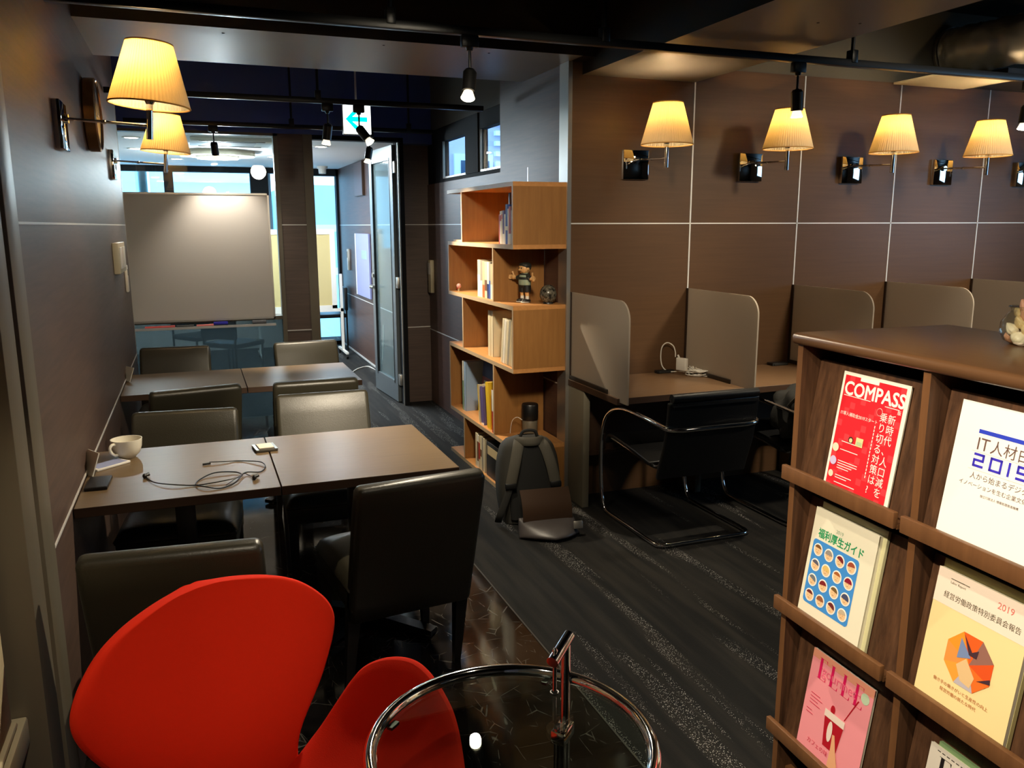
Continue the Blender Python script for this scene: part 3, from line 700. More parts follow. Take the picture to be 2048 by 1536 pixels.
for x, y in ((-.216, 3.096), (.147, 2.936)):
    MB().ell((x, y, .009), .008, .011, .009, 12, 8).cyl((x+.004, y+.006, .009), (x+.012, y+.016, .010), .005, .0065, n=10).build('earbud', BLACKP, t)
MB().cyl((.006, 3.196, .005), (-.022, 3.190, .005), .004, n=10).build('plug', BLACKP, t)
t = thing('business_card_case', 'small silver card case lying over the joint of the near tables', 'card case', (.214, 3.345, ZT), .12)
MB().box(-.042, .042, -.05, .05, 0, .010, .003).build('case', mat('dark_case', srgb(70, 66, 58), .4), t); MB().box(-.028, .030, -.034, .036, .010, .016, .002).build('label_block', mat('pale_label', srgb(224, 214, 196), .6), t)
MB().box(-.042, -.030, -.05, .05, .010, .0115).box(.032, .042, -.05, .05, .010, .0115).build('clear_edge', STEEL, t)
# ------------------------------------------------------------ bookcase (zigzag, open backed)
BX0, BX1, BY0, BY1 = 1.652, 1.978, 4.305, 5.565
t = thing('bookcase', 'tall oak bookcase of staggered open boxes at the corner of the corridor', 'bookcase', (0, 0, 0))
SH = [1.824, 1.482, 1.143, .783, .325, .012]
def board(name, x0, x1, y0, y1, z0, z1, horiz):
    o = MB(); o.box(x0, x1, y0, y1, z0, z1)
    for f in o.bm.faces: f.material_index = 1 if f.calc_center_median().x < x0+.001 else 0
    return o.build(name, [OAKH if horiz else OAK, OAKE], t)
for z in SH: board('shelf', BX0, BX1, BY0, BY1, z-.012, z+.012, True)
for k in range(5):
    z0, z1 = SH[k+1]+.012, SH[k]-.012
    yn, yf = ((4.305, 5.235) if k % 2 == 0 else (4.632, 5.548))
    board('upright', BX0, BX1, yn, yn+.02, z0, z1, False); board('upright', BX0, BX1, yf-.0, yf+.02, z0, z1, False)
ORD = ['first', 'second', 'third', 'fourth', 'fifth', 'sixth', 'seventh', 'eighth', 'ninth', 'tenth', 'eleventh', 'twelfth']
CMAP = {'red': (176, 52, 40), 'blue': (52, 84, 160), 'navy': (30, 40, 92), 'white': (226, 220, 206), 'cream': (214, 200, 166), 'beige': (196, 176, 136), 'grey': (150, 142, 126),
        'purple': (92, 78, 130), 'orange': (206, 96, 40), 'yellow': (222, 184, 30), 'black': (22, 22, 22), 'green': (120, 150, 120), 'pale blue': (150, 176, 206), 'brown': (110, 76, 48)}
BM = {k: mat('cover_'+k.replace(' ', '_'), srgb(*v), .5) for k, v in CMAP.items()}
def book(x, y, z, th, h, d, col, lab, grp, lean=0, band=None, name='book'):
    """spine towards -x, thickness along y; y is the near face of the book"""
    b = thing(name, lab, 'book', (x, y, z), 0, grp); b.rotation_euler = (lean, 0, 0)
    o = MB(); o.box(0, d, 0, .0016, 0, h).box(0, d, th-.0016, th, 0, h).box(-.001, .002, 0, th, 0, h); o.build('cover', BM[col], b)
    MB().box(.002, d-.004, .0016, th-.0016, .003, h-.003).build('pages', PAPER, b)
    if band: MB().box(-.0016, -.001, .0008, th-.0008, h*band[1], h*band[2]).build('spine_label', BM[band[0]], b)
def shelf_books(shelf, y, z, rows, x, grp, what='book'):
    """rows run from the near end (right in the photo) to the far end"""
    n = len(rows)
    for i, (th, h, d, col, band) in enumerate(rows):
        book(x, y, z, th-.0006, h, d, col, '%s %s, %s from the left on the %s of the bookcase' % (col, what, ORD[n-1-i], shelf), grp, 0, band); y += th
Z1 = SH[1]+.012
shelf_books('top shelf', 4.328, Z1, [(.03, .235, .17, 'grey', ('blue', 0, .45)), (.034, .205, .15, 'cream', ('blue', .05, .35)), (.03, .20, .15, 'cream', None), (.022, .19, .15, 'white', None),
    (.04, .212, .15, 'red', ('white', 0, .28)), (.016, .20, .15, 'white', None), (.036, .225, .16, 'blue', ('white', .35, .45)), (.018, .17, .14, 'white', None),
    (.030, .192, .14, 'purple', ('white', 0, .30)), (.020, .19, .14, 'cream', ('orange', .75, .9)), (.026, .188, .14, 'white', ('red', .70, .88)), (.018, .17, .14, 'red', None)], 1.695, 'books on the top shelf')
Z2 = SH[2]+.012
shelf_books('second shelf', 4.655, Z2, [(.042, .215, .15, 'beige', None), (.04, .215, .15, 'cream', None), (.05, .215, .15, 'beige', ('white', 0, .42)), (.03, .225, .15, 'grey', ('blue', 0, .5)),
    (.034, .225, .15, 'white', ('navy', 0, .4)), (.046, .225, .15, 'cream', ('brown', .2, .5)), (.044, .228, .15, 'beige', ('orange', 0, .35)), (.04, .23, .15, 'grey', ('white', 0, .45)), (.055, .232, .15, 'cream', ('white', 0, .6))], 1.69, 'books on the second shelf')
for i, (y, col, h) in enumerate([(4.385, 'cream', .262), (4.415, 'beige', .262), (4.445, 'grey', .264), (4.475, 'cream', .265), (4.520, 'white', .262), (4.553, 'cream', .268)]):
    book(1.676, y, SH[3]+.013, .026, h, .21, col, '%s magazine file leaning on the third shelf, %s from the right' % (col, ORD[i]), 'leaning files on the third shelf', .16 if i else .16)
for i, (y, col) in enumerate([(4.78, 'cream'), (4.81, 'beige'), (4.84, 'cream')]):
    book(1.70, y, SH[3]+.012, .028, .285, .21, col, '%s upright file behind the leaning ones, %s from the right' % (col, ORD[i]), 'upright files on the third shelf')
book(1.70, 4.334, SH[3]+.012, .02, .19, .15, 'yellow', 'yellow and white booklet right of the leaning files on the third shelf', 'booklets on the third shelf', .05, ('white', .2, .8))
Z4 = SH[4]+.012
b = thing('picture_book', 'tall picture book with navy and red cover facing out on the fourth shelf', 'book', (1.76, 5.08, Z4), 0, 'picture books on the fourth shelf')
b.rotation_euler = (0, math.radians(6), 0)
MB().box(0, .02, -.16, .16, 0, .36, .001).build('cover', BM['red'], b)
o = MB(); o.box(-.002, 0, -.16, .16, .26, .36); o.build('title_band', BM['navy'], b)
MB().box(-.0025, -.0005, -.14, -.02, .05, .13).box(-.0025, -.0005, .02, .13, .10, .19).box(-.0025, -.0005, -.1, .1, .0, .05).build('cover_picture', BM['green'], b)
MB().box(-.0025, -.0005, -.12, .12, .205, .235).build('cover_title', BM['white'], b)
book(1.69, 5.36, Z4, .03, .345, .22, 'white', 'white tall book at the left end of the fourth shelf', 'picture books on the fourth shelf', 0, ('green', 0, .6))
book(1.69, 5.32, Z4, .03, .345, .22, 'pale blue', 'pale blue tall book second from the left on the fourth shelf', 'picture books on the fourth shelf')
book(1.672, 4.88, Z4, .05, .25, .18, 'purple', 'purple paperback with a white spine foot leaning on the picture book', 'picture books on the fourth shelf', -.12, ('white', 0, .06))
book(1.672, 4.965, Z4, .014, .25, .18, 'cream', 'thin cream book left of the purple paperback on the fourth shelf', 'picture books on the fourth shelf', -.12, ('yellow', .3, 1))
book(1.672, 4.755, Z4, .06, .30, .19, 'yellow', 'bright yellow thick book leaning on the fourth shelf', 'picture books on the fourth shelf', -.13)
book(1.662, 4.662, Z4, .034, .27, .19, 'red', 'red and white booklet at the right end of the fourth shelf', 'picture books on the fourth shelf', -.04, ('white', .5, 1))
Z5 = SH[5]+.012
shelf_books('bottom shelf', 4.86, Z5, [(.03, .225, .15, 'cream', None), (.03, .225, .15, 'grey', None), (.034, .23, .15, 'cream', ('brown', .4, .6)), (.03, .22, .15, 'beige', ('red', .3, .8)), (.032, .222, .15, 'white', ('brown', .2, .8)), (.034, .228, .15, 'cream', None)], 1.668, 'books on the bottom shelf')
bx = thing('box_file', 'black box file with a pale label on the bottom shelf', 'box file', (1.668, 4.70, Z5))
MB().box(0, .24, -.10, .13, 0, .225, .002).build('box', BM['black'], bx); MB().box(-.001, .0, -.085, .11, .145, .20).build('label_strip', BM['beige'], bx)
o = thing('notebook', 'thin white notebook lying on the left end of the top box ledge', 'notebook', (1.80, 5.42, SH[1]+.012)); MB().box(-.12, .10, -.10, .10, 0, .012).build('cover', BM['cream'], o); MB().box(-.118, .098, -.098, .098, .002, .010).build('pages', PAPER, o)

# figurine, trinkets and flask on the shelves
SKIN = mat('vinyl_skin', srgb(216, 170, 112), .45)
t = thing('toy_figure', 'vinyl boy figure in a striped jumper with arms spread on the bookcase', 'figurine', (1.80, 4.50, SH[2]+.012), math.radians(-78))
# local: faces -y after rotation towards the camera, arms along x
for s in (-1, 1):
    MB().ell((s*.026, -.008, .012), .018, .030, .012, 14, 8, .8).build('shoe', mat('toy_shoe', srgb(40, 38, 36), .4), t)
    MB().ell((s*.026, -.012, .005), .019, .032, .005, 14, 6, .8).build('shoe_sole', WHITEP, t)
    MB().cyl((s*.026, 0, .018), (s*.026, 0, .040), .012, .011, n=14).build('sock', WHITEP, t)
    MB().cyl((s*.026, 0, .040), (s*.025, 0, .066), .011, .0135, n=14).build('leg', SKIN, t)
MB().cyl((-.025, 0, .062), (-.023, 0, .10), .022, .024, n=16).cyl((.025, 0, .062), (.023, 0, .10), .022, .024, n=16).ell((0, 0, .10), .045, .027, .016, 16, 8).build('shorts', BM['black'], t)
o = MB(); N = 10
prof = [(.040, .098), (.044, .104), (.046, .12), (.044, .135), (.041, .150), (.036, .162), (.026, .170), (.022, .174), (.018, .172)]
for (r, z), (r2, z2) in zip(prof, prof[1:]):
    o.mi = 0
o.lathe(prof, 20)
for f in o.bm.faces: f.material_index = int(f.calc_center_median().z/.0105) % 2
STR = [mat('stripe_pale', srgb(150, 164, 140), .7), mat('stripe_dark', srgb(34, 38, 32), .7)]
j = o.build('jumper', STR, t); j.scale = (1, .72, 1)
for s in (-1, 1):
    MB().tube(catmull([(s*.030, 0, .158), (s*.05, -.002, .146), (s*.072, -.006, .140)], 4), [.014]*8+[.012], 12).build('sleeve', STR[1], t)
    MB().tube([(s*.070, -.006, .140), (s*.086, -.009, .142)], .009, 12).build('forearm', SKIN, t)
    h = MB().ell((s*.104, -.012, .145), .022, .012, .015, 14, 8)
    for k in range(4): h.tube([(s*.114, -.012, .136+.006*k), (s*(.128-.002*abs(k-1)), -.018, .135+.006*k), (s*(.134-.003*abs(k-1)), -.026, .135+.006*k)], .0042, 8)
    h.tube([(s*.100, -.012, .156), (s*.102, -.016, .170), (s*.106, -.018, .178)], .0048, 8); h.build('hand', SKIN, t)
hd = MB().ell((0, -.002, .198), .034, .031, .030, 18, 12, .85).cyl((0, 0, .168), (0, 0, .180), .014, n=12).ell((0, -.035, .192), .006, .008, .006, 10, 6).ell((.035, 0, .196), .005, .008, .009, 8, 6).ell((-.035, 0, .196), .005, .008, .009, 8, 6).build('head', SKIN, t)
MB().ell((-.012, -.0315, .201), .004, .003, .005, 8, 6).ell((.012, -.0315, .201), .004, .003, .005, 8, 6).build('eye', BM['black'], hd)
MB().box(-.010, .010, -.0335, -.030, .1815, .184).build('mouth', BM['brown'], hd)
MB().ell((0, .004, .214), .037, .033, .020, 16, 8, .8).ell((0, -.012, .220), .028, .020, .014, 14, 8).ell((0, .018, .204), .034, .018, .022, 14, 8).build('hair', mat('toy_hair', srgb(28, 30, 24), .6), t)
t = thing('glass_ornament', 'dark mottled round ornament behind the toy figure', 'ornament', (1.90, 4.385, SH[2]+.012))
MB().ell((0, 0, .055), .05, .05, .055, 20, 12).build('ball', mat('mottled_glass', srgb(28, 27, 24), .2, noise=(srgb(110, 104, 90), (60, 60, 60), 3, .12)), t); MB().cyl((0, 0, 0), (0, 0, .008), .03, .028).build('foot', BLACKP, t)
t = thing('small_trinket', 'tiny pink and red bird trinket on the second shelf', 'trinket', (1.70, 5.478, SH[2]+.012))
MB().ell((0, 0, .035), .016, .022, .018, 12, 8).build('body', mat('trinket_pink', srgb(206, 150, 140), .5), t); MB().ell((0, .022, .022), .010, .016, .014, 10, 6).build('tail', BM['red'], t); MB().cyl((0, 0, 0), (0, 0, .02), .007, .006, n=10).build('stand', BM['beige'], t)
t = thing('flask', 'black flask with a grey base and thin cord on the bookcase above the backpack', 'flask', (1.85, 4.54, SH[4]+.012))
MB().lathe([(0, 0), (.045, 0), (.047, .004), (.047, .095), (.044, .10), (0, .10)], 28).build('base', GREYM, t)
MB().lathe([(0, .10), (.049, .10), (.051, .106), (.051, .19), (.047, .198), (0, .20)], 28).build('top', BLACKP, t)
MB().tube(catmull([(-.05, .0, .10), (-.075, .02, .115), (-.095, .05, .09), (-.10, .07, .03), (-.10, .075, .003)], 6), .0022, 6).build('cord', WHITEP, t)

# ------------------------------------------------------------ cubicle desk
DY = 3.69
t = thing('wall_desk', 'long brown wall-mounted desk running under the wall lamps', 'desk', (XC, 0, 0))
o = MB(); o.box(.004, 6.0, DY, YR-.002, .685, .72, .0015, 1)
for f in o.bm.faces: f.material_index = 0 if f.normal.z > .9 or f.calc_center_median().z > .7195 else 1
o.build('desktop', [DESKT, TABLEE], t)
for s in [XC+.008]+[q-.03 for q in SEAM]:
    MB().box(s-XC, s-XC+.04, 4.09, YR-.002, 0, .685, .002).build('leg_panel', mat('desk_leg_grey', srgb(124, 116, 98), .5), t)
MB().box(.05, 6.0, YR-.10, YR-.085, .30, .685).box(.05, 6.0, YR-.14, YR-.085, .285, .30).build('modesty_panel', TABLEE, t)
PLAB = ['frosted grey divider panel nearest the bookcase, with its edge lit', 'frosted grey divider panel right of the white charger', 'frosted grey divider panel left of the magazine rack corner',
        'frosted grey divider panel behind the middle of the magazine rack top', 'frosted grey divider panel behind the shell jar at the right edge']
for x, lab in zip([2.008]+SEAM[:4], PLAB):
    p = thing('desk_divider', lab, 'divider panel', (x, 3.61, .70), 0, 'frosted desk dividers')
    poly = [(0, 0), (.688, 0), (.688, .525), (.10, .525)]+[(.10+.10*math.cos(math.radians(a)), .425+.10*math.sin(math.radians(a))) for a in range(100, 181, 10)]
    o = MB(); o.M = Matrix(((0, 0, 1, 0), (1, 0, 0, 0), (0, 1, 0, 0), (0, 0, 0, 1))); o.prism(poly, -.0045, .0045); o.build('panel', ACRYL, p)
    MB().box(-.013, .013, .21, .686, .020, .044, .002).build('clip_rail', mat('dark_clip', srgb(40, 32, 26), .4), p)
    MB().box(-.011, .011, .672, .688, .02, .525).build('wall_channel', mat('dark_channel', srgb(44, 30, 22), .4), p)
t = thing('laptop_charger', 'white square laptop charger standing on the desk with its cable heaped', 'charger', (2.672, 4.16, .72), math.radians(20))
MB().box(-.014, .014, -.036, .036, .028, .104, .006, 3).build('adapter', WHITEP, t)
pts = [(0, .03, .104), (0, .032, .135), (.0, .05, .17), (-.01, .085, .185), (-.02, .115, .16), (-.02, .125, .10), (-.01, .12, .04), (0, .09, .012), (.02, .05, .008)]
MB().tube(catmull([(x, -y+.02, z) for x, y, z in [(a_, -b_, c_) for a_, b_, c_ in pts]], 6), .0035, 8).build('cable', WHITEP, t)
rnd = random.Random(3); q = [(.0, .07, .012)]
for k in range(64):
    a = k*1.9+rnd.uniform(-.5, .5); r = rnd.uniform(.03, .125)
    q.append((.10+r*1.1*math.cos(a), -.075+r*1.0*math.sin(a), .005+.034*rnd.random()))
MB().tube(catmull(q, 5), .003, 6).build('cable', WHITEP, t)
MB().cyl((0, .02, .10), (0, .032, .118), .006, n=10).build('plug', WHITEP, t)
o = MB().box(-.06, .06, -.03, .03, 0, .018, .004); t = thing('power_outlet', 'small black outlet box on the desk by the wall, second booth', 'outlet', (3.44, 4.25, .72)); o.build('housing', BLACKP, t); MB().box(-.05, .05, -.034, -.03, .004, .014).build('socket', DGREYFAB, t)
t = thing('power_outlet', 'small black outlet box on the desk behind the white charger', 'outlet', (2.62, 4.268, .72)); MB().box(-.06, .06, -.02, .02, 0, .018, .004).build('housing', BLACKP, t); MB().box(-.05, .05, -.024, -.02, .004, .014).build('socket', DGREYFAB, t)

# ------------------------------------------------------------ cantilever desk chairs (origin on the floor, back edge at y = 0, facing +y)
def cantilever():
    t = bpy.data.objects.new('cantilever_chair', None); COL.objects.link(t); t.empty_display_size = .05
    w = .275
    side = [(.0, .0125), (.25, .0125), (.48, .0125), (.535, .03), (.57, .09), (.585, .18), (.59, .30), (.585, .42), (.55, .535), (.48, .60), (.38, .635), (.26, .645), (.12, .640), (-.02, .632)]
    o = MB(); L_ = [(-w, y, z) for y, z in side]; R_ = [(w, y, z) for y, z in side]
    path = [(0, -.0, .0125)]
    Lc = catmull([(-w+.07, -.055, .0125), (-w+.02, -.045, .0125)]+L_+[(-w+.02, -.085, .622), (-w+.09, -.105, .618)], 5)
    Rc = catmull([(w-.07, -.055, .0125), (w-.02, -.045, .0125)]+R_+[(w-.02, -.085, .622), (w-.09, -.105, .618)], 5)
    o.tube(list(Lc)+list(reversed(Rc)), .0115, 12, True); o.build('tube_frame', CHROME, t)
    s = .240
    sp = [(.535, .02), (.56, .10), (.565, .25), (.580, .435), (.50, .432), (.40, .425), (.24, .41), (.10, .395), (.02, .41), (-.035, .50), (-.065, .62), (-.085, .78)]
    for sg in (-1, 1): MB().tube(catmull([(sg*s, y, z) for y, z in sp[3:]], 5), .010, 10).build('seat_rail', CHROME, t)
    def sling(name, prof, mt, wid, th):
        q = MB(); P = catmull([(0, y, z) for y, z in prof], 5); n = len(P); vs = []
        for i, p in enumerate(P):
            d = (P[min(i+1, n-1)]-P[max(i-1, 0)]).normalized(); nn = Vector((0, -d.z, d.y))
            for sx, sn in ((-1, -1), (1, -1), (1, 1), (-1, 1)): vs.append((sx*wid, p.y+nn.y*th*sn, p.z+nn.z*th*sn))
        fs = [(i*4+k, i*4+(k+1) % 4, (i+1)*4+(k+1) % 4, (i+1)*4+k) for i in range(n-1) for k in range(4)]+[(0, 1, 2, 3), ((n-1)*4+3, (n-1)*4+2, (n-1)*4+1, (n-1)*4)]
        q._n(vs, fs); ob = q.build(name, mt, t, ang=60); bv = ob.modifiers.new('soft', 'BEVEL'); bv.width = .006; bv.segments = 2; return ob
    sling('seat', [(.565, .40), (.545, .440), (.50, .452), (.40, .445), (.24, .428), (.08, .405)], LEATB, .262, .011)
    bk = sling('backrest', [(.01, .345), (-.005, .40), (-.045, .52), (-.068, .63), (-.082, .755)], LEATB, .262, .011)
    MB().tube([(-.248, -.088, .775), (.248, -.088, .775)], .0225, 14).box(-.246, .246, -.112, -.092, .735, .742).build('head_roll', LEATB, bk)
    return t
mr = cantilever(); tag(mr, 'black leather cantilever chair with chrome tube frame at the first desk booth', 'chair', 'chrome cantilever desk chairs'); mr.location = (2.355, 3.445, 0)
m2 = copy_tree(mr); m2.location = (3.165, 3.44, 0); tag(m2, 'black leather cantilever chair half hidden behind the rack, holding the dark bag', 'chair', 'chrome cantilever desk chairs')
# dark bag slumped on the second chair
t = thing('black_bag', 'crumpled black bag with pale straps lying on the half hidden chair', 'bag', (3.10, 3.535, .46))
rn = random.Random(5); o = MB()
def lump(u, v):
    a = 2*PI*u; b_ = -PI/2+PI*v; k = 1+.10*math.sin(5*a+3*b_)+.07*math.sin(9*a-4*b_)
    c_ = math.copysign(abs(math.cos(b_))**.6, math.cos(b_)); s_ = math.copysign(abs(math.sin(b_))**.7, math.sin(b_))
    return (.215*k*c_*math.cos(a), .125*k*c_*math.sin(a), .135+.135*k*s_)
o.grid(lump, 40, 20, True); o.build('body', DGREYFAB, t, ang=80)
MB().tube(catmull([(-.20, -.06, .19), (-.15, -.09, .26), (-.05, -.08, .305), (.08, -.09, .29), (.17, -.07, .23)], 6), .016, 8, False, .005, (0, -.6, 1)).build('strap', GREYFAB, t)
MB().tube(catmull([(-.17, -.10, .14), (-.10, -.125, .23), (.0, -.11, .285), (.10, -.12, .27), (.18, -.10, .16)], 6), .012, 8, False, .004, (0, -.6, 1)).build('strap', GREYFAB, t)

# ------------------------------------------------------------ backpack leaning on the bookcase
t = thing('backpack', 'grey and black backpack leaning on the end of the bookcase, straps outward', 'backpack', (1.63, 3.96, .0), math.radians(-8))
t.rotation_euler = (math.radians(-9), 0, math.radians(-10))
o = MB()
def bag(u, v):
    a = 2*PI*u; h = v
    wd = .150+.025*math.sin(PI*min(1, h*1.1))-.03*max(0, h-.75)*4*.5
    dp = .100+.03*math.sin(PI*(1-h)*.8)
    if h > .86: k = math.sqrt(max(0, 1-((h-.86)/.14)**2)); wd *= .35+.65*k; dp *= .25+.75*k
    e = .55
    sx = math.copysign(abs(math.cos(a))**e, math.cos(a)); sy = math.copysign(abs(math.sin(a))**e, math.sin(a))
    return (wd*sx, .10+dp*sy, .005+.475*h)
o.grid(bag, 40, 24, True); o.mi = 0
b0 = o.build('body', PACKB, t, ang=70)
MB().tube([(0, -.012, .03), (0, -.018, .12), (0, -.018, .25), (0, -.012, .38), (0, .005, .43)], [.12, .125, .12, .11, .085], 20, False, .028, (1, 0, 0)).build('back_panel', MESHFAB, t, ang=70)
for s in (-1, 1):
    st = MB().tube(catmull([(s*.055, .02, .455), (s*.075, -.035, .42), (s*.100, -.06, .33), (s*.125, -.055, .22)], 6), [.030]*18+[.026], 12, False, .009, (1, 0, .15*s)).build('shoulder_strap', GREYFAB, t, ang=60)
    MB().tube(catmull([(s*.124, -.054, .225), (s*.155, -.05, .14), (s*.185, -.035, .06), (s*.19, .0, .02)], 6), .019, 10, False, .0035, (1, 0, .2*s)).build('webbing', DGREYFAB, st, ang=60)
    MB().box(s*.124-.030, s*.124+.030, -.068, -.048, .205, .235, .004).build('buckle', BLACKP, st)
MB().tube(catmull([(-.075, .02, .455), (-.03, -.03, .452), (.03, -.03, .452), (.075, .02, .455)], 6), .024, 10, False, .010, (0, .3, 1)).build('yoke', GREYFAB, t, ang=60)
MB().tube(catmull([(-.05, .03, .465), (-.03, .02, .505), (.03, .02, .505), (.05, .03, .465)], 6), .009, 8).build('grab_handle', DGREYFAB, t)
t = thing('leather_pouch', 'grey and brown folded leather pouch lying in front of the backpack', 'pouch', (1.64, 3.735, 0), math.radians(-6))
o = MB()
def pouch(u, v):
    a = 2*PI*u; e = .5; k = (1-abs(2*v-1)**3)**.5 if 0 < v < 1 else 0.0
    x = (.165*(1-.10*v))*math.copysign(abs(math.cos(a))**e, math.cos(a)); sn = math.copysign(abs(math.sin(a))**.8, math.sin(a))
    nose = .06+.11*max(0, 1-abs(x-.02)/.17)*(1-v)**.6 if sn < 0 else .05
    return (x, nose*k*sn+.02+.07*v, .003+.085*v)
o.grid(pouch, 32, 12, True); o.build('body', mat('grey_leather', srgb(66, 61, 60), .40), t, ang=70)
o = MB(); o.grid(lambda u, v: ((u-.5)*.27, .045+.075*v-.02*math.sin(PI*v), .080+.150*v), 12, 8); ob = o.build('flap', mat('brown_leather', srgb(58, 42, 31), .26), t)
sd = ob.modifiers.new('thick', 'SOLIDIFY'); sd.thickness = .008
o = MB(); o.M = Matrix.Rotation(-.3, 4, 'X'); o.box(.115, .165, -.055, -.045, .035, .075, .003); o.build('clasp', mat('dull_silver', (.6, .58, .52), .3, .9), t)
# ------------------------------------------------------------ magazine rack (local x along its front to the right, y into it)
RKR = math.radians(-92.6)
rk = thing('magazine_rack', 'walnut magazine rack with slanted display boards at the right edge', 'magazine rack', (1.432, 1.692, 0), RKR)
H, PITCH, NC = 1.33, .412, 3
RW = NC*PITCH+.022
o = MB(); RDp = .50
o.box(-.015, RW+.015, -.015, RDp, 1.300, 1.33, .012, 3); o.build('top', WALNH, rk)
def rbox(name, b, m=WALN):
    q = MB().box(*b); return q.build(name, m, rk)
for k in range(NC+1):
    x = k*PITCH
    q = MB(); q.box(x, x+.020, 0, RDp-.01, 0, 1.300)
    for f in q.bm.faces: f.material_index = 1 if f.calc_center_median().y < .001 else 0
    q.build('side_panel' if k in (0, NC) else 'divider', [WALN, WALNE], rk)
rbox('back_panel', (.02, RW-.02, RDp-.03, RDp-.02, .04, 1.30)); rbox('plinth', (.02, RW-.02, .03, .05, 0, .10), WALNE)
ROWS = [.950, .585, .222]
TILT = math.radians(8.2)
for c in range(NC):
    x0 = c*PITCH+.022; x1 = (c+1)*PITCH-.003
    for r, zb in enumerate(ROWS):
        q = MB(); q.M = Matrix.Translation((0, .012, zb)) @ Matrix.Rotation(-TILT, 4, 'X'); q.box(x0, x1, 0, .010, -.02, .315); q.build('display_board', WALN, rk)
        q = MB(); q.M = Matrix.Translation((0, 0, zb)); q.box(x0-.020, x1-.014, -.030, -.016, -.004, .034, .002).box(x0, x1-.014, -.018, .012, -.006, .004); q.build('lip', WALNE, rk)
def magazine(name, lab, x, row, wd, ht, th, cover, grp='magazines on the walnut rack', cat='magazine', dz=.004, back=0):
    """local frame: x right, y up the cover, z towards the reader"""
    t = thing(name, lab, cat, (0, 0, 0), 0, grp)
    R = Matrix.Rotation(RKR, 4, 'Z'); R.translation = (1.432, 1.692, 0)
    Lm = Matrix(((1, 0, 0, x), (0, math.sin(TILT), -math.cos(TILT), .008-back), (0, math.cos(TILT), math.sin(TILT), ROWS[row]+dz), (0, 0, 0, 1)))
    t.matrix_world = R @ Lm
    MB().box(.001, wd-.001, .001, ht-.001, 0, th, 0).build('pages', PAPER, t)
    q = MB(); q.box(0, wd, 0, ht, th, th+.0008); q.build('cover', cover, t)
    return t, th+.0008
def flat(name, m): return mat(name, m, .55, spec=.3)
def pr(t, name, m, fn, z):
    q = MB(); fn(q, z); return q.build(name, m, t, norm=False)
def rect(q, x0, x1, y0, y1, z): q.quad((x0, y0, z), (x1, y0, z), (x1, y1, z), (x0, y1, z))
WH, INK = flat('print_white', srgb(245, 240, 232)), flat('print_ink', srgb(72, 60, 58))
e = .0005
# red issue with the COMPASS masthead
t, z = magazine('magazine', 'red magazine with a white masthead and vertical Japanese headline, top row', .123, 0, .215, .297, .004, flat('cover_border', srgb(244, 236, 222)))
def red_field(q, z):
    for i in range(12):
        for j in range(18):
            q.mi = 1 if (i*7+j*11+i*j*3) % 5 == 0 else 0
            x0, y0 = .008+i*.196/12, .008+j*.281/18
            rect(q, x0, x0+.196/12, y0, y0+.281/18, z)
q = MB(); red_field(q, z+e); q.build('red_field', [flat('mag_red', srgb(214, 32, 44)), flat('mag_red_pale', srgb(222, 58, 66))], t, norm=False)
def comp(q, z):
    text_faces(q, 'COMPASS', .046, .012, .243, z, .0011, sx=.965)
    rect(q, .06, .12, .281, .290, z)
    text_faces(q, '版', .011, .190, .228, z)
    text_faces(q, 'IT導入補助金2019スタート', .0105, .014, .193, z, .0002)
    for k, c in enumerate('新時代、人口減を'): text_faces(q, c, .024, .166, .203-.0245*k, z, .0004)
    for k, c in enumerate('乗り切る対策は?'): text_faces(q, c, .024, .141, .203-.0245*k, z, .0004)
    for k in range(15): rect(q, .131, .1335, .182-.0085*k, .188-.0085*k, z)
    for x, y, w in [(.014, .2395, .09), (.15, .2370, .045)]: rect(q, x, x+w, y, y+.0015, z)
    for y, w in [(.108, .06), (.080, .066), (.074, .066), (.068, .05), (.062, .04), (.044, .055), (.038, .04), (.026, .07), (.128, .06)]: rect(q, .036, .036+w, y, y+.0018, z)
    q.disc((.138, .222, z), .009, 20)
pr(t, 'printed_text', WH, comp, z+2*e)
pr(t, 'headline_dot', flat('dot_red', srgb(196, 30, 40)), lambda q, z: (q.disc((.138, .222, z), .0082, 20), q.disc((.019, .108, z), .0090, 20)), z+3*e)
pr(t, 'round_badge', flat('badge_cream', srgb(236, 214, 190)), lambda q, z: (q.disc((.021, .110, z), .0105, 22), q.disc((.021, .044, z), .0085, 22)), z+4*e)
pr(t, 'round_badge', flat('badge_lilac', srgb(200, 186, 226)), lambda q, z: q.disc((.021, .077, z), .0110, 22), z+4*e)
pr(t, 'round_badge', flat('badge_dark', srgb(70, 40, 34)), lambda q, z: q.disc((.066, .138, z), .0080, 22), z+4*e)
pr(t, 'cover_picture', flat('badge_yellow', srgb(232, 206, 150)), lambda q, z: (q.disc((.067, .137, z), .0055, 22), rect(q, .084, .107, .128, .149, z)), z+5*e)
pr(t, 'cover_picture', flat('badge_green', srgb(176, 196, 150)), lambda q, z: rect(q, .087, .104, .131, .140, z), z+6*e)
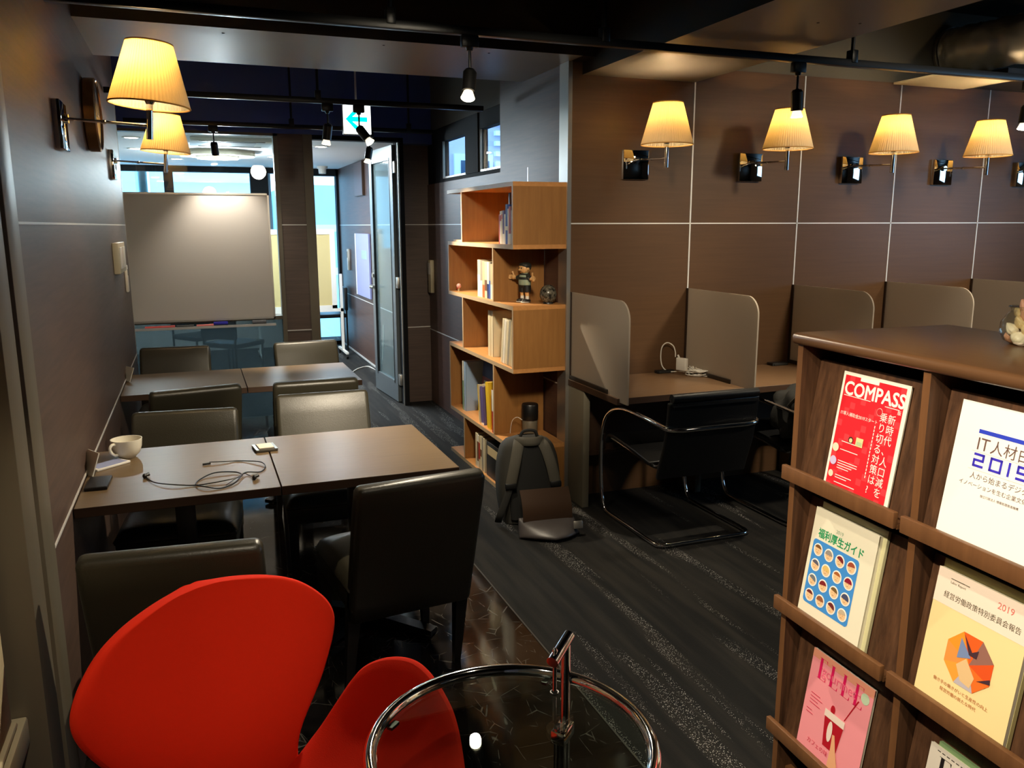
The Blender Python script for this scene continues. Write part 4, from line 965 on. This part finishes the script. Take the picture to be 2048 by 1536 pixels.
# white report with the blue bar
t, z = magazine('report', 'white report with a blue bar and blue 2019 lettering, top right board', .478, 0, .212, .297, .006, flat('report_white', srgb(246, 244, 238)))
pr(t, 'blue_bar', flat('bar_blue', srgb(44, 64, 196)), lambda q, z: rect(q, .052, .212, .238, .246, z), z+e)
def d2019(q, z):
    s = .005
    def seg(x, y, w, h, on):
        for k in on:
            a = {'t': (0, w, h-s, h), 'm': (0, w, h/2-s/2, h/2+s/2), 'b': (0, w, 0, s), 'l': (0, s, 0, h), 'r': (w-s, w, 0, h), 'ru': (w-s, w, h/2, h), 'lu': (0, s, h/2, h), 'll': (0, s, 0, h/2)}[k]
            rect(q, x+a[0], x+a[1], y+a[2], y+a[3], z)
    seg(.052, .170, .025, .028, ('t', 'ru', 'm', 'll', 'b')); seg(.090, .170, .028, .028, ('t', 'l', 'r', 'b')); seg(.131, .170, .005, .028, ('l',)); seg(.150, .170, .027, .028, ('t', 'lu', 'm', 'r', 'b'))
pr(t, 'year_lettering', flat('year_blue', srgb(58, 48, 190)), d2019, z+e)
def itw(q, z):
    text_faces(q, 'IT', .036, .052, .205, z, .0003); text_faces(q, '人材白書', .030, .084, .206, z, .0003)
    text_faces(q, '人から始まるデジタル変革', .0145, .052, .147, z, .0001)
    text_faces(q, 'イノベーションを生む企業文化・風土', .011, .030, .130, z); text_faces(q, '独立行政法人 情報処理推進機構', .006, .085, .115, z)
pr(t, 'printed_text', flat('print_brown', srgb(104, 78, 74)), itw, z+e)
pr(t, 'rule_line', flat('rule_grey', srgb(190, 186, 176)), lambda q, z: (rect(q, .045, .212, .2005, .2012, z), rect(q, .045, .212, .164, .1647, z)), z+e)
MB().box(.135, .155, .297, .303, .003, .0032).box(.160, .185, .297, .305, .003, .0032).build('index_tab', WH, t)
# guide with the faces
t, z = magazine('guide_booklet', 'cream guide booklet with sixteen round faces on a blue panel', .076, 1, .222, .297, .012, flat('guide_cream', srgb(232, 226, 204)), dz=.006, back=.007)
MB().box(.006, .233, .0, .312, -.008, .0).build('second_booklet', mat('booklet_cream', srgb(206, 202, 160), .6), t)
rr = []
for cx, cy, a0 in ((.168, .057, -90), (.168, .207, 0), (.022, .207, 90), (.022, .057, 180)):
    for k in range(6): a = math.radians(a0+18*k); rr.append((cx+.010*math.cos(a), cy+.010*math.sin(a)))
pr(t, 'blue_panel', flat('panel_blue', srgb(66, 142, 218)), lambda q, z: q.quad(*[(x, y, z) for x, y in rr]), z+e)
fx = [(.0345+i*.0405, .192-j*.0405) for j in range(4) for i in range(4)]
pr(t, 'white_disc', WH, lambda q, z: [q.disc((x, y, z), .0165, 24) for x, y in fx], z+2*e)
pr(t, 'drawn_face', flat('face_skin', srgb(238, 196, 150)), lambda q, z: [q.disc((x, y-.001, z), .0122, 20) for x, y in fx], z+3*e)
HC = [(120, 82, 44), (150, 142, 136), (120, 36, 40), (160, 74, 50), (92, 92, 110), (222, 186, 110), (168, 96, 48), (140, 28, 50), (110, 118, 128), (126, 34, 40), (120, 92, 50), (70, 76, 110), (110, 40, 34), (150, 92, 60), (110, 40, 40), (196, 176, 150)]
q = MB()
for i, (x, y) in enumerate(fx):
    q.mi = i; q.quad(*[(x+.0128*math.cos(math.radians(a)), y+.0005+.0128*math.sin(math.radians(a)), z+4*e) for a in range(15-(i % 3)*14, 166+(i % 2)*22, 12)])
q.build('drawn_hair', [flat('hair_%d' % i, srgb(*c)) for i, c in enumerate(HC)], t, norm=False)
pr(t, 'drawn_features', flat('feature_ink', srgb(120, 70, 50)), lambda q, z: [(q.disc((x-.004, y-.001, z), .0009, 8), q.disc((x+.004, y-.001, z), .0009, 8), rect(q, x-.003, x+.003, y-.0075, y-.0066, z)) for x, y in fx], z+5*e)
pr(t, 'title_lettering', flat('title_green', srgb(40, 150, 96)), lambda q, z: (text_faces(q, '福利厚生ガイド', .0265, .024, .226, z, .0006, sx=.88)), z+e)
pr(t, 'year_lettering', flat('year_grey', srgb(150, 176, 150)), lambda q, z: text_faces(q, '2019', .013, .084, .254, z), z+e)
# pink food magazine
def didone(q, ch, x, y, h, w, z):
    s = .20*w+.0025; thn = h*.018
    rect(q, x+.12*w, x+.12*w+s, y, y+h, z); rect(q, x, x+w, y, y+thn, z)
    if ch == 'L': q.quad((x+w, y, z), (x+w, y+h*.20, z), (x+w*.90, y+thn, z)); rect(q, x, x+.12*w+s+.1*w, y+h-thn, y+h, z)
    if ch == 'E':
        rect(q, x, x+w*.92, y+h-thn, y+h, z); rect(q, x+.12*w+s, x+w*.7, y+h*.52, y+h*.52+thn, z)
        q.quad((x+w, y, z), (x+w, y+h*.20, z), (x+w*.90, y+thn, z)); q.quad((x+w*.92, y+h, z), (x+w*.82, y+h-thn, z), (x+w*.92, y+h*.82, z)); rect(q, x+w*.67, x+w*.70, y+h*.45, y+h*.61, z)
t, z = magazine('food_magazine', 'pink food magazine with a red drink on the cover, bottom row', .095, 2, .222, .274, .007, flat('pink_cover', srgb(240, 150, 160)), dz=.006)
pr(t, 'pale_band', flat('band_tan', srgb(224, 150, 124)), lambda q, z: rect(q, 0, .222, .252, .274, z), z+e)
def elle(q, z):
    for x, c in zip((.028, .072, .116, .160), 'ELLE'): didone(q, c, x, .205, .056, .032, z)
pr(t, 'masthead', flat('mast_pink', srgb(216, 24, 92)), elle, z+2*e)
pr(t, 'masthead_script', flat('script_pink', srgb(236, 108, 140)), lambda q, z: text_faces(q, 'gourmet', .036, .044, .220, z), z+3*e)
pr(t, 'round_badge', flat('badge_mint', srgb(196, 216, 186)), lambda q, z: q.disc((.198, .238, z), .014, 24), z+2*e)
pr(t, 'cover_glass', flat('drink_red', srgb(176, 20, 38)), lambda q, z: (q.quad((.092, .052, z), (.140, .052, z), (.150, .128, z), (.082, .128, z)), q.disc((.105, .155, z), .008, 14, .012), q.quad((.146, .150, z), (.149, .150, z), (.182, .222, z), (.178, .222, z))), z+2*e)
pr(t, 'cover_cream', flat('drink_cream', srgb(236, 216, 206)), lambda q, z: (rect(q, .080, .152, .128, .147, z), q.disc((.108, .097, z), .009, 16, .028)), z+3*e)
pr(t, 'cover_hand', flat('hand_skin', srgb(232, 172, 130)), lambda q, z: q.quad((.120, .0, z), (.164, .0, z), (.140, .060, z), (.128, .098, z), (.120, .096, z), (.122, .060, z)), z+4*e)
def lines(q, z):
    for k, w in enumerate((.035, .045, .030, .04)): rect(q, .020, .020+w, .158-k*.009, .160-k*.009, z)
    for k, w in enumerate((.02, .026)): rect(q, .014, .014+w, .112-k*.009, .114-k*.009, z)
    text_faces(q, 'カフェの味', .016, .036, .030, z)
pr(t, 'printed_text', flat('line_pink', srgb(204, 60, 90)), lines, z+2*e)
# cream policy report
t, z = magazine('report', 'cream report with an orange octagon picture, middle right board', .474, 1, .222, .297, .010, flat('report_cream', srgb(240, 218, 160)), dz=.006, back=.009)
MB().box(.0, .222, .0, .315, -.010, .0).build('second_booklet', mat('booklet_olive', srgb(196, 186, 130), .6), t)
pr(t, 'pale_band', flat('band_pinkish', srgb(246, 228, 212)), lambda q, z: rect(q, 0, .222, .222, .297, z), z+e)
pr(t, 'title_lettering', flat('title_olive', srgb(84, 80, 60)), lambda q, z: (text_faces(q, '経営労働政策特別委員会報告', .0152, .024, .240, z, .0001, sx=.93), text_faces(q, 'Labor Report', .007, .034, .272, z), rect(q, .034, .08, .281, .2825, z)), z+2*e)
pr(t, 'year_lettering', flat('year_pink', srgb(226, 120, 110)), lambda q, z: text_faces(q, '2019', .019, .148, .268, z), z+2*e)
oc = [(.113+.060*math.cos(math.radians(22.5+45*k)), .135+.060*math.sin(math.radians(22.5+45*k))) for k in range(8)]
OCC = [(150, 104, 92), (232, 96, 34), (240, 150, 44), (232, 148, 70), (236, 160, 60), (188, 180, 190), (232, 112, 40), (224, 84, 32)]
q = MB()
for k in range(8):
    q.mi = k; a, b = oc[k], oc[(k+1) % 8]; q.quad((.116, .130, z+2*e), (a[0], a[1], z+2*e), (b[0], b[1], z+2*e))
q.build('octagon_picture', [flat('oct_%d' % k, srgb(*c)) for k, c in enumerate(OCC)], t, norm=False)
pr(t, 'picture_shards', flat('shard_cream', srgb(226, 190, 140)), lambda q, z: q.quad((.088, .118, z), (.108, .140, z), (.134, .110, z), (.128, .086, z), (.104, .090, z)), z+3*e)
pr(t, 'picture_shards', flat('shard_slate', srgb(120, 140, 184)), lambda q, z: q.quad((.088, .176, z), (.086, .132, z), (.118, .145, z)), z+3*e)
pr(t, 'picture_shards', flat('shard_dark', srgb(70, 46, 56)), lambda q, z: (q.quad((.094, .186, z), (.112, .150, z), (.130, .150, z), (.132, .168, z), (.118, .158, z)), q.quad((.140, .108, z), (.170, .116, z), (.168, .126, z))), z+4*e)
pr(t, 'printed_text', flat('line_orange', srgb(190, 120, 70)), lambda q, z: (text_faces(q, '働き手の働きがいと生産性の向上', .009, .042, .063, z), text_faces(q, '経営労働の新たな時代', .009, .062, .049, z)), z+2*e)
# second ELLE-style fashion issue, grey white
t, z = magazine('fashion_magazine', 'pale grey magazine with a black thin-stroke masthead, bottom right board', .498, 2, .215, .262, .006, flat('pale_cover', srgb(222, 214, 202)), dz=.004, back=.008)
MB().box(.014, .217, .0, .270, -.009, .0).build('second_booklet', mat('booklet_green', srgb(120, 150, 104), .6), t)
def elle2(q, z):
    for x, c in zip((.028, .072, .116, .160), 'ELLE'): didone(q, c, x, .184, .060, .034, z)
    for k in range(14): rect(q, .020+k*.012, .028+k*.012, .252, .254, z)
pr(t, 'masthead', flat('mast_black', srgb(30, 26, 26)), elle2, z+e)
pr(t, 'cover_picture', flat('mint_field', srgb(160, 200, 180)), lambda q, z: (rect(q, .03, .20, .02, .16, z),), z+e)

# jar of shells on the rack
t = thing('glass_jar', 'round glass jar full of seashells on the rack top', 'jar', (1.752, 1.322, 1.33)); t.scale = (.86, .86, .80)
jp = [(0, .003), (.030, .002), (.050, .014), (.060, .038), (.058, .064), (.046, .086), (.036, .096), (.038, .104), (.041, .108)]
MB().lathe(jp, 40).build('bowl', JARG, t, norm=True)
MB().tube([(.041*math.cos(2*PI*k/40), .041*math.sin(2*PI*k/40), .108) for k in range(40)], .0022, 8, True).build('rim', JARG, t)
SC_ = [mat('shell_cream', srgb(226, 200, 150), .4), mat('shell_pink', srgb(214, 160, 130), .4), mat('shell_white', srgb(232, 220, 196), .4)]
rn = random.Random(11)
for k in range(19):
    zz = .018+.018*(k//4); a = k*1.75; r = (.026 if k//4 < 2 else .018) if k % 4 else .005
    s = thing('seashell', 'cream and pink seashell inside the round glass jar', 'seashell', (1.752+r*math.cos(a), 1.322+r*math.sin(a), 1.33+zz), rn.uniform(0, 6), 'seashells in the glass jar')
    s.rotation_euler = (rn.uniform(-.8, .8), rn.uniform(-.8, .8), rn.uniform(0, 6))
    def shl(u, v):
        a_ = 2*PI*u; b_ = v
        rad = .0205*(math.sin(PI*b_)**.6)*(1+.07*math.cos(10*a_))*(1.25-.8*b_)
        return (rad*math.cos(a_), rad*.7*math.sin(a_), -.018+.036*b_)
    MB().grid(shl, 30, 10, True).build('shell', SC_[k % 3], s, ang=80)

# ------------------------------------------------------------ adjustable chrome and glass side table
t = thing('side_table', 'round chrome and glass adjustable side table beside the red lounge chair', 'side table', (.480, 1.262, 0), math.radians(41.5))
# local +x points from the table centre to the stem
ZR = .672; RR = .256
MB().tube([(RR*math.cos(2*PI*k/72), RR*math.sin(2*PI*k/72), ZR) for k in range(72)], .0125, 14, True).build('ring', CHROME, t)
MB().lathe([(0, ZR-.006), (RR-.004, ZR-.006), (RR-.004, ZR+.001), (0, ZR+.001)], 64).build('glass_top', TABG, t, ang=30)
for a in (10, 100, 190, 280):
    MB().box(-.012, .012, -.006, .006, ZR-.012, ZR-.006).build('glass_pad', BLACKP, t).location = ((RR-.018)*math.cos(math.radians(a)), (RR-.018)*math.sin(math.radians(a)), 0)
MB().cyl((RR-.016, 0, .24), (RR-.016, 0, ZR+.098), .0105, n=18).cyl((RR-.040, 0, .05), (RR-.040, 0, .58), .0135, n=18).box(RR-.055, RR, -.016, .016, .545, .575, .004).build('stem', CHROME, t)
MB().cyl((RR+.0, 0, ZR+.095), (RR-.082, 0, ZR+.074), .0125, n=20).build('handle', CHROME, t)
MB().cyl((RR-.070, 0, ZR+.001), (RR-.070, 0, ZR+.088), .0045, n=12).ell((RR-.070, 0, ZR+.094), .006, .006, .006, 10, 6).build('locking_pin', CHROME, t)
MB().tube([(RR-.070+.008*math.cos(2*PI*k/20), .008*math.sin(2*PI*k/20), ZR+.0025) for k in range(20)], .0022, 6, True).build('pin_grommet', BLACKP, t)
ft = [(.17*math.cos(math.radians(a)), .17*math.sin(math.radians(a)), .012) for a in range(30, 331, 12)]
MB().tube([(RR-.04, .0, .06), (RR-.04, .02, .03), (RR-.045, .06, .013)]+ft[1:-1]+[(RR-.045, -.06, .013), (RR-.04, -.02, .03), (RR-.04, 0, .06)], .0115, 12).build('foot_ring', CHROME, t)

# ------------------------------------------------------------ red lounge chair
t = thing('lounge_chair', 'red moulded lounge chair with a winged back in the left foreground', 'armchair', (.103, 1.557, 0), 3.661)
HALF = [(0,.318,.42),(.202,.297,.439),(.296,.218,.467),(.36,.117,.541),(.372,-.009,.599),(.309,-.115,.571),(.202,-.132,.46),(.138,-.145,.396),(.158,-.174,.449),(.255,-.199,.558),(.31,-.223,.671),(.26,-.256,.754),(.164,-.287,.802),(0,-.309,.827)]
CEN = [(0,.318,.42),(0,.285,.395),(0,.19,.365),(0,.10,.355),(0,.0,.355),(0,-.06,.36),(0,-.11,.37),(0,-.145,.382),(0,-.185,.43),(0,-.235,.53),(0,-.275,.64),(0,-.30,.74),(0,-.308,.80),(0,-.309,.827)]
mir = lambda p: (-p[0], p[1], p[2])
RIM = catmull([mir(HALF[1])]+HALF+[mir(HALF[-2])], 8)[8:-8]; CTR = catmull([CEN[1]]+CEN+[CEN[-2]], 8)[8:-8]
NR, NS = len(RIM)-1, 12
def shell(i, v):
    k = int(round(i*NR)); p, c = RIM[k], CTR[k]; s = v*2-1; a = abs(s); sg = 1 if s >= 0 else -1
    q = Vector((p.x*.58, c.y+.30*(p.y-c.y), c.z+.20*(p.z-c.z)))
    w = c*(1-a)**2+q*2*a*(1-a)+p*a*a
    return (w.x*sg, w.y, w.z)
o = MB(); o.grid(shell, NR, NS)
bmesh.ops.remove_doubles(o.bm, verts=o.bm.verts[:], dist=.0006)
sh = o.build('shell', RED, t, ang=180)
md = sh.modifiers.new('thick', 'SOLIDIFY'); md.thickness = .030; md.offset = 0; md.use_even_offset = False
sb = sh.modifiers.new('smooth', 'SUBSURF'); sb.levels = 1; sb.render_levels = 2
MB().cyl((0, .04, .06), (0, .04, .335), .018, .022).cyl((0, .04, .325), (0, .04, .34), .10, .11).build('pedestal', STEEL, t)
b = MB()
for k in range(4):
    a = math.radians(45+90*k); b.tube([(0, .04, .075), (.12*math.cos(a), .04+.12*math.sin(a), .055), (.31*math.cos(a), .04+.31*math.sin(a), .014)], [.022, .018, .012], 12)
b.build('star_base', STEEL, t)

# ------------------------------------------------------------ meeting room furniture
t = thing('pinboard_stand', 'tan pinboard on a white wheeled stand in the meeting room doorway', 'pinboard', (1.20, 10.3, 0))
MB().box(-.42, .36, -.012, .012, .64, 1.50).build('board', mat('tan_board', srgb(196, 178, 124), .8), t)
MB().box(-.46, .36, -.02, .02, 1.50, 1.56).box(-.46, -.42, -.02, .02, .60, 1.56).box(.36, .42, -.02, .02, .60, 1.56).box(-.46, .42, -.02, .02, .60, .64).build('frame', WHITEP, t)
MB().box(.46, .49, -.02, .02, .06, 1.02).box(-.53, -.50, -.02, .02, .06, 1.02).box(-.53, .49, -.02, .02, .56, .60).box(.46, .49, -.30, .30, .06, .085).box(-.53, -.50, -.30, .30, .06, .085).build('stand', WHITEP, t)
for x in (.475, -.515):
    for y in (-.27, .27): MB().cyl((x-.012, y, .03), (x+.012, y, .03), .03, n=16).build('caster', BLACKP, t)
def meeting_chair(x, y, rz, lab):
    t = thing('meeting_chair', lab, 'chair', (x, y, 0), rz, 'black meeting room chairs')
    MB().box(-.21, .21, -.21, .21, .43, .48, .015).build('seat', LEATB, t)
    MB().box(-.21, .21, .19, .23, .52, .82, .015).build('backrest', LEATB, t)
    for sx in (-.19, .19):
        for sy in (-.19, .21): MB().cyl((sx, sy, 0), (sx, sy, .43 if sy < 0 else .60), .011, n=10).build('leg', BLACKM, t)
meeting_chair(1.60, 10.95, -PI/2, 'black meeting room chair in front of the tan pinboard, seen through the doorway')
meeting_chair(.32, 8.6, 2.4, 'black meeting room chair seen through the dark glass left below the whiteboard')
meeting_chair(.02, 9.3, .6, 'black meeting room chair behind the dark glass, half hidden under the whiteboard')
t = thing('wall_panel', 'dark brown panel high on the meeting room right wall', 'panel', (1.87, 9.8, 1.94)); MB().box(-.03, 0, -.25, .25, 0, .385).build('panel', TABLEE, t); MB().box(-.032, -.03, -.24, .24, .01, .375).build('face', mat('brown_face', srgb(84, 60, 54), .4), t)
t = thing('notice_board', 'lilac-blue notice board hanging on the meeting room right wall', 'notice board', (1.864, 9.75, .78)); MB().box(-.02, 0, -.42, .42, 0, .73).build('board', mat('lilac_board', srgb(150, 156, 206), .5), t)
MB().box(-.025, 0, .36, .40, 0, .73).build('edge_strip', WHITEP, t); MB().box(-.0215, -.02, -.30, .02, .44, .54).build('notice', mat('sage_paper', srgb(150, 176, 170), .6), t)
t = thing('wall_phone', 'slim white wall phone on the far end of the meeting room right wall', 'phone', (1.87, 10.72, 1.04)); MB().box(-.03, 0, -.03, .03, 0, .27, .006).build('body', WHITEP, t); MB().box(-.034, -.03, -.018, .018, .16, .24).build('display', GREYM, t)
t = thing('floor_cable', 'white cable trailing over the floor from the meeting room wall', 'cable', (0, 0, 0))
MB().tube(catmull([(1.86, 8.75, .55), (1.862, 8.8, .3), (1.85, 8.95, .02), (1.80, 9.35, .006), (1.66, 9.25, .006), (1.50, 8.95, .006), (1.30, 8.85, .006)], 8), .006, 8).build('cable', WHITEP, t)
t = thing('smoke_detector', 'white sensor on the meeting room ceiling above the far window', 'sensor', (1.60, 10.9, 2.34)); MB().cyl((0, 0, 0), (0, 0, -.03), .07, .065, n=24).cyl((0, 0, -.03), (0, 0, -.09), .05, .045, n=24).build('housing', WHITEP, t); MB().cyl((0, 0, -.09), (0, 0, -.095), .02, n=16).build('lens', GREYM, t)
t = thing('air_conditioner', 'white ceiling air conditioner cassette in the meeting room', 'air conditioner', (.38, 7.92, 2.34)); MB().box(-.34, .34, -.28, .28, -.03, 0, .008).build('panel', WHITEP, t)
MB().box(-.20, .20, -.16, .16, -.034, -.03).build('grille', mat('grille_grey', srgb(190, 196, 198), .6), t)
for b_ in ((-.27, .27, -.25, -.22), (-.27, .27, .22, .25)): MB().box(*b_, -.034, -.029).build('air_slot', GREYM, t)
t = thing('ceiling_ornament', 'pale scalloped ceiling disc in the meeting room beyond the glass', 'ceiling ornament', (.30, 9.08, 2.34))
pts = []
for k in range(72):
    a = 2*PI*k/72; r = 1+.10*abs(math.sin(4*a)); pts.append((.34*r*math.cos(a), .30*r*math.sin(a)))
o = MB(); o.prism(pts, -.05, 0); o.build('disc', mat('ornament_cream', srgb(222, 214, 190), .7), t); MB().prism([(x*.55, y*.55) for x, y in pts], -.075, -.05).build('centre', mat('ornament_added_glow', srgb(236, 230, 206), .7, emit=((.92, .97, 1), .15)), t)  # faint glow added to the disc centre
light('ceiling_fill', 'POINT', (.30, 9.08, 2.10), 20, (.84, .94, 1), shadow_soft_size=.10)  # unseen point light added below the disc to brighten the ceiling
DL = emis('downlight', (1, .97, .9), 9)
for i, (x, y, lab) in enumerate([(-.42, 7.9, 'round downlight at the left end of the meeting room ceiling, nearest'), (-.45, 9.0, 'round downlight at the left of the meeting room ceiling, second row'), (.34, 8.32, 'round downlight beside the air conditioner cassette'),
                             (.9, 9.6, 'round downlight at the right of the ceiling disc, mostly hidden'), (1.2, 8.2, 'round downlight just inside the meeting room doorway'), (-.1, 10.2, 'round downlight near the meeting room windows')]):
    t = thing('downlight', lab, 'downlight', (x, y, 2.34), 0, 'meeting room downlights')
    MB().lathe([(.054, 0), (.075, 0), (.075, -.008), (.054, -.006), (.054, 0)], 28).build('trim_ring', WHITEP, t); MB().cyl((0, 0, -.001), (0, 0, -.004), .052, n=24).build('lens', DL, t)
# duct and ceiling box over the cubicles
t = thing('air_duct', 'silver foil air duct entering the wall at the top right corner', 'duct', (0, 0, 0))
def duct(path, r, name, fold=True):
    P = catmull(path, 10); o = MB(); n = 36; rr_ = random.Random(4); m = len(P)
    vs = []
    prev = None
    for i, p in enumerate(P):
        d = (P[min(i+1, m-1)]-P[max(i-1, 0)]).normalized(); a = d.orthogonal() if prev is None else prev-d*prev.dot(d); a.normalize(); prev = a; b_ = d.cross(a)
        for k in range(n):
            t_ = 2*PI*k/n; w_ = r*(1+.035*math.sin(i*1.9+math.sin(t_*3)*1.3)+.02*math.sin(5*t_+i*.7)+rr_.uniform(-.012, .012)+.03*math.sin(t_*7+i*1.3)*math.sin(i*.9))
            vs.append(p+(a*math.cos(t_)+b_*math.sin(t_))*w_)
    o._n(vs, [(i*n+k, i*n+(k+1) % n, (i+1)*n+(k+1) % n, (i+1)*n+k) for i in range(m-1) for k in range(n)])
    return o.build(name, mat('foil', (.66, .65, .60), .42, .75, bump=(26, .9)), t, ang=45)
duct([(4.72, 4.285, 2.70), (4.74, 4.12, 2.70), (4.86, 3.92, 2.72), (5.15, 3.68, 2.765), (5.6, 3.45, 2.78), (6.2, 3.3, 2.78)], .145, 'duct_skin')
o = MB(); o.lathe([(.145, 0), (.158, 0), (.158, .02), (.145, .02)], 36); ob = o.build('collar', STEEL, t); ob.location = (4.72, 4.30, 2.70); ob.rotation_euler = (PI/2, 0, 0)
t = thing('ceiling_box', 'dark ceiling unit with a pale underside above the fourth wall lamp', 'ceiling unit', (4.93, 4.09, 2.478))
MB().box(-.68, -.08, -.19, .20, 0, .012).build('pale_base', mat('pale_base', srgb(214, 206, 180), .6), t); MB().box(-.08, .75, -.12, .20, .012, .085).build('housing', mat('dark_housing', srgb(40, 42, 50), .5), t)
